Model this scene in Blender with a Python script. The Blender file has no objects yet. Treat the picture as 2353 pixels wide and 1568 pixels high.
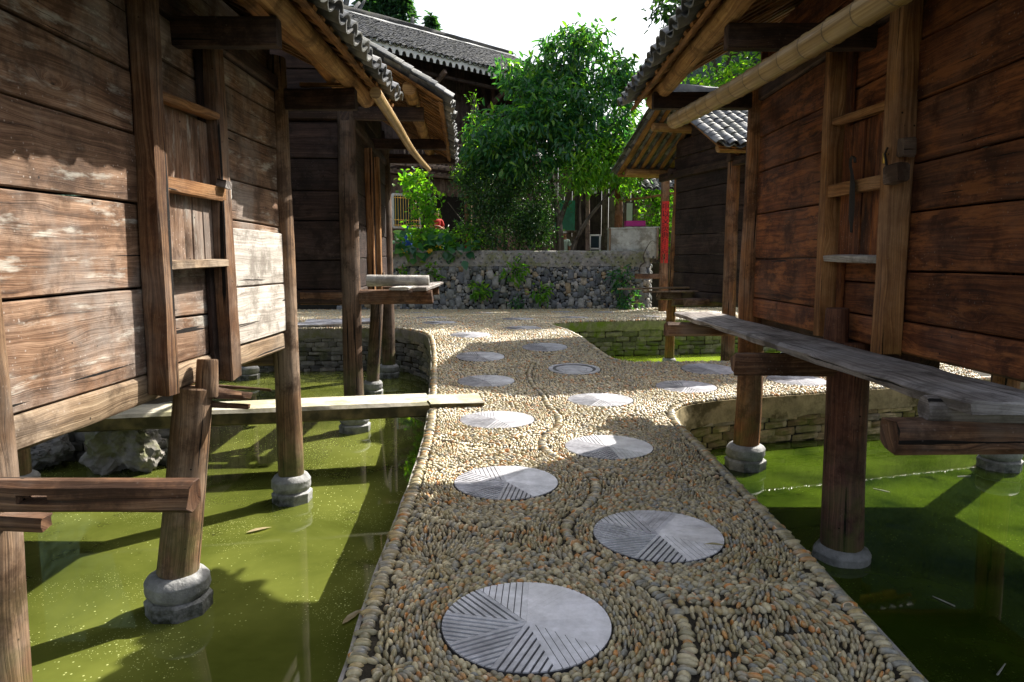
import bpy, bmesh, math, random
import numpy as np
from mathutils import Vector, Matrix, noise as mnoise, geometry
R = math.radians
random.seed(7); rng = np.random.default_rng(7)
S = bpy.context.scene
COL = S.collection

# ------------------------------------------------------------------ camera, sky, sun, exposure
cd = bpy.data.cameras.new('camera'); cam = bpy.data.objects.new('camera', cd); COL.objects.link(cam)
cam.location = (0, 0, 1.5); cam.rotation_euler = (R(90 - 6.8), 0, 0)
cd.sensor_width = 36; cd.lens = 1569 / 2353 * 36; cd.clip_end = 2000; cd.clip_start = .05
S.camera = cam
SUN_EL, SUN_AZ = 41.3, 48.3
w = bpy.data.worlds.new("World"); S.world = w; w.use_nodes = True
wn = w.node_tree; bg = wn.nodes['Background']; bg.inputs[1].default_value = .13
sky = wn.nodes.new('ShaderNodeTexSky'); sky.sky_type = 'NISHITA'; sky.sun_disc = False
sky.sun_elevation = R(SUN_EL); sky.sun_rotation = R(SUN_AZ); sky.dust_density = 4.0; sky.air_density = 1.0; sky.ozone_density = 1.0
hs = wn.nodes.new('ShaderNodeHueSaturation'); hs.inputs['Saturation'].default_value = .45
wn.links.new(sky.outputs[0], hs.inputs['Color']); wn.links.new(hs.outputs[0], bg.inputs[0])
sl = bpy.data.lights.new('sun', 'SUN'); sl.energy = 5.0; sl.angle = R(.5); sl.color = (1, .94, .84)
so = bpy.data.objects.new('sun', sl); COL.objects.link(so); so.location = (20, 18, 25)
sdir = Vector((math.sin(R(SUN_AZ)) * math.cos(R(SUN_EL)), math.cos(R(SUN_AZ)) * math.cos(R(SUN_EL)), math.sin(R(SUN_EL))))
so.rotation_euler = sdir.to_track_quat('Z', 'Y').to_euler()
S.view_settings.view_transform = 'Standard'; S.view_settings.look = 'None'; S.view_settings.exposure = 1.2; S.view_settings.gamma = 1
S.render.film_transparent = False

# ------------------------------------------------------------------ node helpers
class NT:
    def __init__(s, name):
        s.m = bpy.data.materials.new(name); s.m.use_nodes = True; s.t = s.m.node_tree; s.n = s.t.nodes
        s.b = s.n['Principled BSDF']; s.out = s.n['Material Output']
    def put(s, sock, v):
        if isinstance(v, bpy.types.NodeSocket): s.t.links.new(v, sock)
        elif isinstance(v, (tuple, list)) and len(v) == 3 and sock.type == 'RGBA': sock.default_value = (*v, 1)
        else: sock.default_value = v
    def new(s, typ, **kw):
        x = s.n.new(typ)
        for k, v in kw.items(): setattr(x, k, v)
        return x
    def math(s, op, a, b=0.0, c=None, clamp=False):
        x = s.new('ShaderNodeMath', operation=op, use_clamp=clamp); s.put(x.inputs[0], a); s.put(x.inputs[1], b)
        if c is not None: s.put(x.inputs[2], c)
        return x.outputs[0]
    def mix(s, f, a, b, mode='MIX'):
        x = s.new('ShaderNodeMix', data_type='RGBA', blend_type=mode); s.put(x.inputs[0], f); s.put(x.inputs[6], a); s.put(x.inputs[7], b)
        return x.outputs[2]
    def rng(s, v, a, b, c=0.0, d=1.0, smooth=False):
        x = s.new('ShaderNodeMapRange', interpolation_type='SMOOTHSTEP' if smooth else 'LINEAR'); s.put(x.inputs[0], v)
        for i, q in enumerate((a, b, c, d)): x.inputs[i + 1].default_value = q
        return x.outputs[0]
    def xyz(s, x_, y_, z_=0.0):
        x = s.new('ShaderNodeCombineXYZ'); s.put(x.inputs[0], x_); s.put(x.inputs[1], y_); s.put(x.inputs[2], z_); return x.outputs[0]
    def noise(s, vec, scale=1.0, detail=4.0, rough=.55, dist=0.0):
        x = s.new('ShaderNodeTexNoise'); s.put(x.inputs['Vector'], vec); x.inputs['Scale'].default_value = scale
        x.inputs['Detail'].default_value = detail; x.inputs['Roughness'].default_value = rough; x.inputs['Distortion'].default_value = dist
        return x.outputs[0]
    def vor(s, vec, scale=1.0, feature='F1', out='Distance', rnd=1.0):
        x = s.new('ShaderNodeTexVoronoi', feature=feature); s.put(x.inputs['Vector'], vec); x.inputs['Scale'].default_value = scale
        x.inputs['Randomness'].default_value = rnd
        return x.outputs[out]
    def ramp(s, v, stops, const=False):
        x = s.new('ShaderNodeValToRGB'); s.put(x.inputs[0], v); e = x.color_ramp.elements
        if const: x.color_ramp.interpolation = 'CONSTANT'
        while len(e) < len(stops): e.new(.5)
        for q, (p, c) in zip(e, stops): q.position = p; q.color = (*c, 1)
        return x.outputs[0]
    def pos(s): return s.new('ShaderNodeNewGeometry').outputs['Position']
    def isl(s): return s.new('ShaderNodeNewGeometry').outputs['Random Per Island']
    def uv(s):
        x = s.new('ShaderNodeUVMap'); sp = s.new('ShaderNodeSeparateXYZ'); s.t.links.new(x.outputs[0], sp.inputs[0]); return sp.outputs[0], sp.outputs[1]
    def bump(s, h, strength=.5, dist=.01):
        x = s.new('ShaderNodeBump'); s.put(x.inputs['Height'], h); x.inputs['Strength'].default_value = strength; x.inputs['Distance'].default_value = dist
        s.t.links.new(x.outputs[0], s.b.inputs['Normal']); return x
    def fin(s, col, rough=.7, spec=.3):
        s.put(s.b.inputs['Base Color'], col); s.put(s.b.inputs['Roughness'], rough); s.b.inputs['Specular IOR Level'].default_value = spec
        return s.m

def wood(name, dark, mid, light, grey=(.30, .28, .26), greyamt=.4, tone=.35, knots=1.0, speck=.0, rough=.72, bump=.6, lines=42.0, moss=0.0, bleach=0.0, rings_dark=True, bcol=None, crk=.69, stain=.85, ringamt=.6, bth=.54):
    dark = tuple(.5 * c for c in dark); mid = tuple(.74 * c for c in mid); light = tuple(.95 * c for c in light)
    t = NT(name); u, v = t.uv(); P = t.pos()
    c1 = t.xyz(t.math('MULTIPLY', u, 1.3), t.math('MULTIPLY', v, 5.0))
    warp = t.noise(c1, 1.0, 2.0)
    kd = t.vor(t.xyz(t.math('MULTIPLY', u, 1.35), t.math('MULTIPLY', v, 4.2)), 1.0, rnd=1.0)
    kn = t.math('MULTIPLY', t.rng(kd, .02, .24, 1.0, 0.0, True), knots)
    vv = t.math('ADD', t.math('MULTIPLY_ADD', warp, .11, v), t.math('MULTIPLY', kn, .05))
    g1 = t.noise(t.xyz(t.math('MULTIPLY', u, .5), t.math('MULTIPLY', vv, lines)), 1.0, 4.0, .65)
    g2 = t.noise(t.xyz(t.math('MULTIPLY', u, 2.2), t.math('MULTIPLY', vv, lines * 6.0)), 1.0, 3.0, .7)
    g3 = t.noise(t.xyz(t.math('MULTIPLY', u, 1.1), t.math('MULTIPLY', v, 3.0)), 2.0, 6.0, .7)
    # growth rings cut as thin sharp lines
    rn = t.math('FRACT', t.math('ADD', t.math('MULTIPLY', vv, lines * 1.25), t.math('MULTIPLY', g1, 2.4)))
    ln = t.math('MULTIPLY', t.rng(rn, .0, .22, 1, 0), t.rng(rn, .0, .03, 0, 1))
    ln = t.math('MULTIPLY', ln, t.rng(g3, .36, .58))
    g = t.math('ADD', t.math('ADD', t.math('MULTIPLY', g1, .40), t.math('MULTIPLY', g2, .24)), t.math('MULTIPLY', g3, .36))
    col = t.ramp(g, [(.38, dark), (.48, mid), (.60, light)])
    col = t.mix(t.math('MULTIPLY', ln, ringamt), col, tuple(.4 * c for c in dark) if rings_dark else tuple(min(.7, 1.35 * c) for c in light))
    r = t.isl()
    st = t.rng(t.noise(P, 1.7, 5.0, .62), .42, .66, 0, greyamt, True)
    gc = t.mix(t.rng(g, .36, .6), tuple(.42 * c for c in grey), grey)
    col = t.mix(st, col, gc)
    # dark weather stains running across the pieces
    ds = t.rng(t.noise(P, 3.1, 6.0, .72), .46, .64, 0, stain, True)
    col = t.mix(ds, col, t.mix(.45, tuple(.8 * c for c in dark), tuple(.6 * c for c in mid)))
    if bleach:
        bl = t.rng(t.noise(t.xyz(t.math('MULTIPLY', u, 1.6), t.math('MULTIPLY', v, 7.0)), 1.3, 5.0, .7), bth, bth + .14, 0, bleach, True)
        col = t.mix(bl, col, bcol or tuple(min(.6, 1.9 * c) for c in grey))
    col = t.mix(1.0, col, t.ramp(r, [(0, (1 - tone,) * 3), (1, (1 + tone * .7,) * 3)]), 'MULTIPLY')
    kc = t.rng(kd, .012, .034, .8 * knots, 0.0, True)
    col = t.mix(kc, col, tuple(.3 * c for c in dark))
    crack = t.rng(t.noise(t.xyz(t.math('MULTIPLY', u, .7), t.math('MULTIPLY', t.math('MULTIPLY_ADD', g3, .02, v), 24.0)), 1.0, 2.0, .5), crk, crk + .014, 0, 1)
    col = t.mix(crack, col, tuple(.15 * c for c in dark))
    if speck:
        col = t.mix(t.rng(t.vor(P, 7.5), .035, .06, .9, 0, True), col, (.006, .004, .003))
        sp = t.rng(t.vor(P, 34.0), .06, .2, min(1, speck * 2), 0.0, True)
        sp = t.math('MULTIPLY', sp, t.rng(t.noise(P, 2.3, 3.0), .45, .6))
        col = t.mix(sp, col, (.42, .37, .33))
    if moss:
        sz = t.new('ShaderNodeSeparateXYZ'); t.put(sz.inputs[0], P)
        mz = t.math('MULTIPLY', t.rng(sz.outputs[2], .35, -.45), t.rng(t.noise(P, 5.0, 4.0), .42, .6, 0, moss))
        col = t.mix(mz, col, (.10, .12, .03))
    h = t.math('SUBTRACT', t.math('ADD', t.math('MULTIPLY', g1, .5), t.math('MULTIPLY', g2, .5)), t.math('ADD', t.math('MULTIPLY', crack, .8), t.math('MULTIPLY', ln, .25 if rings_dark else -.2)))
    t.bump(h, bump, .012)
    return t.fin(col, rough, .25)

M = {}
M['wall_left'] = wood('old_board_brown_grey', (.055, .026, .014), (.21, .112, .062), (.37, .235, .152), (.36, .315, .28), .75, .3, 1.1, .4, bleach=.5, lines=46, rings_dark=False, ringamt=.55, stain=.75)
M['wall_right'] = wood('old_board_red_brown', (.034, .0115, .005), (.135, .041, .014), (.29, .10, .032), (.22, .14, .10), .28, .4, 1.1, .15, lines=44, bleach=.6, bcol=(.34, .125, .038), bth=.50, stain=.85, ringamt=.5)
M['wall_shaded'] = wood('shade_dark_board', (.014, .008, .007), (.038, .021, .017), (.075, .044, .034), (.08, .062, .06), .3, .3, 1, .1)  # board tone darkened, shade of the unlit walls put into the colour
M['board_sunlit'] = wood('sunlit_pale_board', (.30, .24, .19), (.54, .49, .43), (.68, .65, .60), (.5, .47, .44), .25, .1, .5, .1, lines=34, bump=.4)  # paler boards; part of the sunlight on them is in this colour
M['beam_pale'] = wood('pale_sawn_beam', (.10, .060, .035), (.30, .20, .12), (.46, .34, .22), (.40, .35, .29), .35, .15, .6, .2, lines=30)
M['post'] = wood('round_post', (.055, .028, .014), (.165, .090, .045), (.31, .19, .105), (.33, .28, .23), .45, .2, .55, .1, moss=.7, lines=55, crk=.645)
M['post_right'] = wood('round_post_orange', (.06, .024, .009), (.20, .083, .029), (.36, .165, .062), (.30, .24, .19), .4, .2, .55, .1, moss=.6, lines=55, crk=.645)
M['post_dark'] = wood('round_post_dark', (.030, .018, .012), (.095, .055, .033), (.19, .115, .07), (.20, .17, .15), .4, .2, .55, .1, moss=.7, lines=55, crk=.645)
M['post_stub'] = wood('round_post_smoky', (.035, .013, .008), (.11, .042, .022), (.22, .095, .05), (.20, .16, .14), .3, .2, .55, .1, moss=.6, lines=55, crk=.645)
M['jamb'] = wood('door_jamb', (.09, .036, .011), (.32, .14, .045), (.48, .25, .095), (.40, .33, .26), .22, .12, .6, .05, lines=50, crk=.645, stain=.3)
M['jamb_left'] = wood('door_jamb_brown', (.035, .014, .006), (.125, .055, .024), (.28, .155, .075), (.36, .31, .26), .35, .12, .6, .05, lines=50, crk=.645, stain=.5)
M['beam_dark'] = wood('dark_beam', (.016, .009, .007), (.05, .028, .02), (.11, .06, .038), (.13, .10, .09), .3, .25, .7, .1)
M['outrigger'] = wood('weathered_outrigger', (.045, .02, .010), (.13, .06, .03), (.26, .14, .075), (.28, .235, .20), .5, .2, .7, .1, crk=.645)
M['grey_plank'] = wood('grey_driftwood', (.10, .08, .068), (.245, .21, .19), (.42, .38, .35), (.46, .45, .455), .6, .1, .7, .05, lines=48, bump=.8, crk=.645)
M['log_tan'] = wood('peeled_log', (.16, .075, .022), (.38, .20, .068), (.52, .32, .13), (.40, .33, .24), .15, .15, .8, 0, lines=40, bump=.35)
M['rafter'] = wood('split_rafter', (.10, .042, .012), (.29, .13, .037), (.43, .22, .075), (.3, .24, .18), .2, .35, .5, 0)
M['pale_log'] = wood('near_white_log', (.30, .27, .24), (.58, .55, .51), (.72, .70, .66), (.5, .48, .45), .5, .1, .6, 0)  # near-white wood; full-sun whiteness of the left log is in the colour
M['house_wood'] = wood('house_board', (.022, .013, .012), (.06, .036, .032), (.11, .07, .06), (.14, .11, .10), .3, .35, .6, 0)
M['house_pale'] = wood('house_board_pale', (.10, .062, .045), (.24, .16, .12), (.34, .25, .20), (.34, .29, .26), .4, .3, .5, 0)

def simple(name, col, rough=.6, spec=.4, var=.25, sc=6.0, bump=.2, bd=.01, metallic=0):
    t = NT(name); P = t.pos()
    n = t.noise(P, sc, 6.0, .65)
    c = t.mix(t.rng(n, .3, .7), tuple(x * (1 - var) for x in col), tuple(min(1, x * (1 + var)) for x in col))
    t.bump(t.noise(P, sc * 5, 4.0), bump, bd); t.b.inputs['Metallic'].default_value = metallic
    return t.fin(c, rough, spec)

def stone_mat(name, stops, rough=.75, spec=.3, moss=(0, 0, 0), mossamt=0., sc=9., bump=.5, mz=None, patch=0.):
    t = NT(name); P = t.pos(); r = t.isl()
    if patch: r = t.math('FRACT', t.math('MULTIPLY_ADD', r, 1 - patch, t.math('MULTIPLY', t.noise(P, 2.2, 3.0), patch * 2.4)))
    c = t.ramp(r, stops)
    n = t.noise(P, sc, 6.0, .68)
    c = t.mix(1.0, c, t.ramp(n, [(.25, (.5,) * 3), (.75, (1.45,) * 3)]), 'MULTIPLY')
    if mossamt:
        m_ = t.rng(t.noise(P, 2.6, 5.0, .7), .46, .62, 0, mossamt, True)
        if mz:
            s_ = t.new('ShaderNodeSeparateXYZ'); t.put(s_.inputs[0], P); m_ = t.math('MULTIPLY', m_, t.rng(s_.outputs[2], mz[0], mz[1]))
        c = t.mix(m_, c, moss)
    t.bump(t.noise(P, sc * 3, 5.0), bump, .012)
    return t.fin(c, rough, spec)
PEB = [(0, (.15, .142, .095)), (.12, (.265, .245, .15)), (.28, (.34, .31, .19)), (.42, (.19, .178, .13)), (.54, (.285, .262, .175)), (.66, (.40, .365, .24)), (.76, (.165, .178, .175)), (.84, (.29, .235, .115)), (.91, (.22, .21, .17)), (.972, (.36, .20, .07)), (.988, (.34, .14, .035)), (1, (.46, .43, .32))]
M['pebble'] = stone_mat('river_pebble', [(p, (min(.7, 1.42 * c[0]), min(.7, 1.32 * c[1]), 1.22 * c[2])) for p, c in PEB], .32, .55, sc=22, bump=.2, patch=.45)
M['mortar'] = simple('path_mortar', (.035, .03, .021), .9, .2, .4, 14, .6, .02)
M['slate'] = stone_mat('disc_slate', [(0, (.47, .47, .51)), (.5, (.51, .51, .55)), (1, (.55, .55, .59))], .24, .75, (.30, .295, .30), .4, 7, .2)
M['groove_shade'] = simple('disc_groove', (.05, .05, .055), .6, .3, .4, 9, .2, .01)  # groove floor darkened so the groove shade sits in the colour
M['rubble'] = stone_mat('dark_rubble', [(0, (.085, .085, .085)), (.4, (.17, .165, .155)), (.75, (.26, .25, .235)), (1, (.33, .28, .20))], .8, .25, (.075, .085, .02), .55, 10)
M['rubble_yellow'] = stone_mat('mossy_slab_stone', [(0, (.14, .10, .045)), (.35, (.30, .23, .11)), (.7, (.42, .34, .19)), (1, (.20, .17, .12))], .8, .25, (.12, .13, .02), .7, 10)
M['rubble_green'] = stone_mat('green_slab_stone', [(0, (.09, .10, .06)), (.5, (.19, .19, .13)), (1, (.26, .25, .19))], .8, .25, (.15, .22, .02), .9, 10)
M['cobble'] = stone_mat('terrace_cobble', [(0, (.08, .086, .096)), (.35, (.16, .168, .18)), (.65, (.26, .26, .26)), (.88, (.37, .345, .30)), (1, (.33, .24, .14))], .7, .3, (.07, .09, .03), .3, 10)
M['pondbase'] = stone_mat('carved_stone_base', [(0, (.21, .215, .215)), (1, (.30, .30, .295))], .7, .3, (.022, .026, .012), 1.0, 12, .8, (-.36, -.56))
M['concrete'] = stone_mat('aged_concrete', [(0, (.25, .235, .215)), (1, (.28, .265, .245))], .85, .2, (.16, .17, .06), .75, 6)
M['band_yellow'] = stone_mat('stained_render_band', [(0, (.27, .215, .115)), (1, (.31, .25, .14))], .85, .2, (.07, .055, .02), .9, 6, .7)
M['cream_slab'] = stone_mat('pale_slab', [(0, (.50, .47, .37)), (1, (.55, .51, .41))], .75, .3, (.25, .24, .06), .5, 5)
def dark_sides(m):  # mixes side and lower faces towards dark brown by their normal
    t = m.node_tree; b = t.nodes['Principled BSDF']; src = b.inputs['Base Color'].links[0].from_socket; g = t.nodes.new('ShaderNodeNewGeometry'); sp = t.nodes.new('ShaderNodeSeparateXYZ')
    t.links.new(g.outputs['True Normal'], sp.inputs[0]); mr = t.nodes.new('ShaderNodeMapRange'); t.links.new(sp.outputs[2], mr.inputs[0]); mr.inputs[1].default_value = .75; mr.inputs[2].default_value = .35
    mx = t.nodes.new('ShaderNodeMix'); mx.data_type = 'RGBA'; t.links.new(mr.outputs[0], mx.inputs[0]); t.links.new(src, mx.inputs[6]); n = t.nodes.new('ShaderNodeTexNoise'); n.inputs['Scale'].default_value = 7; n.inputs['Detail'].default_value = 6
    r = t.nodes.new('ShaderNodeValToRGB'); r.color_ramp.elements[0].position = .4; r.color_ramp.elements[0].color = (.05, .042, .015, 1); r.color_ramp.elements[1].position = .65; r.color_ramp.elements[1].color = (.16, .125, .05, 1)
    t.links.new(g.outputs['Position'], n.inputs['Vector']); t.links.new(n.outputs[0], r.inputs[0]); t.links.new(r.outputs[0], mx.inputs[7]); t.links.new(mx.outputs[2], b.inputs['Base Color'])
dark_sides(M['cream_slab'])
M['dark_gap'] = simple('dark_joint', (.022, .021, .018), .95, .1, .3, 10, .3)
TILE = [(0, (.055, .058, .065)), (.4, (.095, .10, .108)), (.8, (.16, .162, .17)), (1, (.25, .245, .235))]
M['tile'] = stone_mat('grey_clay_tile', TILE, .62, .35, (.12, .12, .06), .3, 8, .3)
M['tile_house'] = stone_mat('dark_house_tile', [(p, tuple(.55 * x for x in c)) for p, c in TILE], .7, .3, (.06, .06, .035), .4, 5, .4)
M['tile_under'] = stone_mat('tile_brown', [(0, (.12, .10, .07)), (1, (.22, .18, .12))], .8, .2, sc=8)
M['iron'] = simple('rusted_iron', (.010, .007, .006), .6, .4, .4, 20, .3)
M['brass'] = simple('brass', (.65, .42, .10), .35, .5, .1, 20, .05, .005, 1)
M['white'] = simple('white_paint', (.72, .72, .70), .6, .3, .12, 4, .1)
M['glass'] = simple('window_glass', (.03, .05, .06), .08, .6, .2, 2, 0)
M['green_glass'] = simple('green_curtain', (.03, .22, .14), .3, .5, .4, 3, 0)
M['red_paper'] = simple('red_paper', (.55, .025, .02), .55, .3, .12, 3, .1)
M['ink'] = simple('black_ink', (.01, .01, .01), .6, .2, .1)
M['pink'] = simple('magenta_box', (.36, .02, .17), .5, .3, .1)
M['blue_cloth'] = simple('blue_sheet', (.02, .07, .42), .6, .3, .3, 8, .3)
M['tank'] = stone_mat('stained_tank', [(0, (.42, .42, .38)), (1, (.45, .45, .41))], .7, .3, (.16, .14, .10), .7, 3)
M['skin'] = simple('skin', (.42, .21, .13), .55, .3, .06, 9, .05)
M['hair'] = simple('black_hair', (.012, .010, .009), .5, .3, .2)
M['hair_grey'] = simple('grey_hair', (.45, .43, .41), .6, .3, .2)
M['shirt_red'] = simple('red_shirt', (.52, .04, .035), .8, .2, .15)
M['cloth_navy'] = simple('navy_cloth', (.03, .035, .12), .8, .2, .2)
M['shirt_pale'] = simple('pale_shirt', (.55, .66, .62), .8, .2, .1)
M['soil'] = simple('soil', (.075, .06, .04), .95, .1, .4, 3, .5, .05)
M['hill'] = simple('wooded_hill', (.05, .085, .06), .95, .1, .5, .35, 1, 1.5)

def bamboo_mat():
    t = NT('bamboo_skin'); u, v = t.uv()
    g = t.noise(t.xyz(t.math('MULTIPLY', u, 1.2), t.math('MULTIPLY', v, 60.0)), 1.0, 3.0)
    c = t.ramp(g, [(.3, (.17, .10, .035)), (.5, (.33, .215, .085)), (.7, (.46, .33, .16))])
    st = t.rng(t.noise(t.pos(), 5.0, 4.0), .5, .7, 0, .5); c = t.mix(st, c, (.20, .13, .06))
    f = t.math('FRACT', t.math('DIVIDE', u, .26)); ln = t.rng(t.math('ABSOLUTE', t.math('SUBTRACT', f, .5)), .0, .035, .8, 0, True)
    c = t.mix(ln, c, (.05, .035, .02))
    return t.fin(c, .45, .4)
M['bamboo'] = bamboo_mat()

def water_mat(name, deep, lit, patch=.5, speck=1.0, sc=1.0):
    t = NT(name); P = t.pos()
    n = t.noise(P, .9 * sc, 5.0, .6, .4); c = t.mix(t.rng(n, .35, .65), deep, lit)
    b = t.rng(t.noise(P, 3.2, 6.0, .7), .55, .72, 0, patch, True); c = t.mix(b, c, tuple(.45 * x for x in deep))
    if speck:
        s1 = t.math('MULTIPLY', t.rng(t.vor(P, 26.0), .10, .16, 1, 0), t.rng(t.noise(P, .9, 4.0), .44, .58))
        s2 = t.rng(t.vor(P, 60.0), .12, .18, 1, 0); s2 = t.math('MULTIPLY', s2, t.rng(t.noise(P, 1.6, 4.0), .5, .62))
        s = t.math('MULTIPLY', t.math('MAXIMUM', s1, s2), speck)
        c = t.mix(s, c, (.46, .50, .20)); t.put(t.b.inputs['Roughness'], t.rng(s, 0, 1, .03, .6))
    bmp = t.bump(t.noise(P, 2.5, 2.0), .02, .02)
    t.put(t.b.inputs['Base Color'], c); t.b.inputs['IOR'].default_value = 1.33
    if not speck: t.b.inputs['Roughness'].default_value = .03
    return t.m
M['water_left'] = water_mat('murky_olive_water', (.060, .074, .012), (.125, .142, .028), .5)
M['water_right'] = water_mat('clear_green_water', (.008, .018, .002), (.050, .082, .006), .9, .12)
M['water_far'] = water_mat('bright_green_water', (.20, .28, .02), (.28, .38, .035), .15, 0)  # bright yellow-green base colour, no surface specks

def leaf_mat(name, stops, trans=.45, rough=.38):
    t = NT(name); r = t.isl()
    c = t.ramp(r, stops)
    t.fin(c, rough, .5)
    tr = t.new('ShaderNodeBsdfTranslucent'); t.put(tr.inputs[0], t.mix(1.0, c, (1.7, 2.0, .5), 'MULTIPLY'))
    mx = t.new('ShaderNodeMixShader'); mx.inputs[0].default_value = trans
    t.t.links.new(t.b.outputs[0], mx.inputs[1]); t.t.links.new(tr.outputs[0], mx.inputs[2]); t.t.links.new(mx.outputs[0], t.out.inputs[0])
    return t.m
M['leaf_peach'] = leaf_mat('peach_leaf', [(0, (.03, .105, .062)), (.45, (.05, .155, .075)), (.8, (.095, .23, .055)), (1, (.20, .34, .04))], .5, .3)
M['leaf_bright'] = leaf_mat('bright_leaf', [(0, (.06, .17, .02)), (.6, (.13, .30, .03)), (1, (.28, .42, .04))], .55)
M['leaf_dark'] = leaf_mat('dark_leaf', [(0, (.012, .042, .016)), (.6, (.032, .09, .026)), (1, (.09, .18, .035))], .3)
M['leaf_blue'] = leaf_mat('far_leaf', [(0, (.03, .08, .055)), (1, (.06, .14, .06))], .35)
M['petal'] = leaf_mat('yellow_petal', [(0, (.75, .42, .02)), (1, (.8, .5, .03))], .3)
M['dry_leaf'] = leaf_mat('dry_leaf', [(0, (.30, .24, .13)), (1, (.40, .33, .19))], .2)
M['bark'] = wood('tree_bark', (.035, .027, .02), (.10, .078, .055), (.19, .15, .11), (.2, .19, .17), .5, .2, .3, 0, lines=30, bump=1)

# ------------------------------------------------------------------ mesh helpers
def tag(o, label=None, cat=None, group=None, kind=None):
    if label: o['label'] = label
    if cat: o['category'] = cat
    if group: o['group'] = group
    if kind: o['kind'] = kind
    return o
def wloc(o):
    v = Vector((0, 0, 0))
    while o is not None: v += Vector(o.location); o = o.parent
    return v
def empty(name, loc, label, cat, group=None):
    o = bpy.data.objects.new(name, None); o.empty_display_size = .2; o.location = loc; COL.objects.link(o)
    return tag(o, label, cat, group)
def link(name, me, mat, parent=None, loc=None, smooth=True):
    if mat is not None: me.materials.append(mat)
    o = bpy.data.objects.new(name, me); COL.objects.link(o)
    n = len(me.vertices); co = np.empty(n * 3); me.vertices.foreach_get('co', co); co = co.reshape(-1, 3)
    if parent is not None:
        o.parent = parent; off = np.array(wloc(parent))
    else:
        if loc is None: loc = ((co[:, 0].min() + co[:, 0].max()) / 2, (co[:, 1].min() + co[:, 1].max()) / 2, co[:, 2].min())
        o.location = loc; off = np.array(loc)
    co -= off; me.vertices.foreach_set('co', co.ravel())
    me.polygons.foreach_set('use_smooth', np.full(len(me.polygons), smooth)); me.update()
    return o

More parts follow.
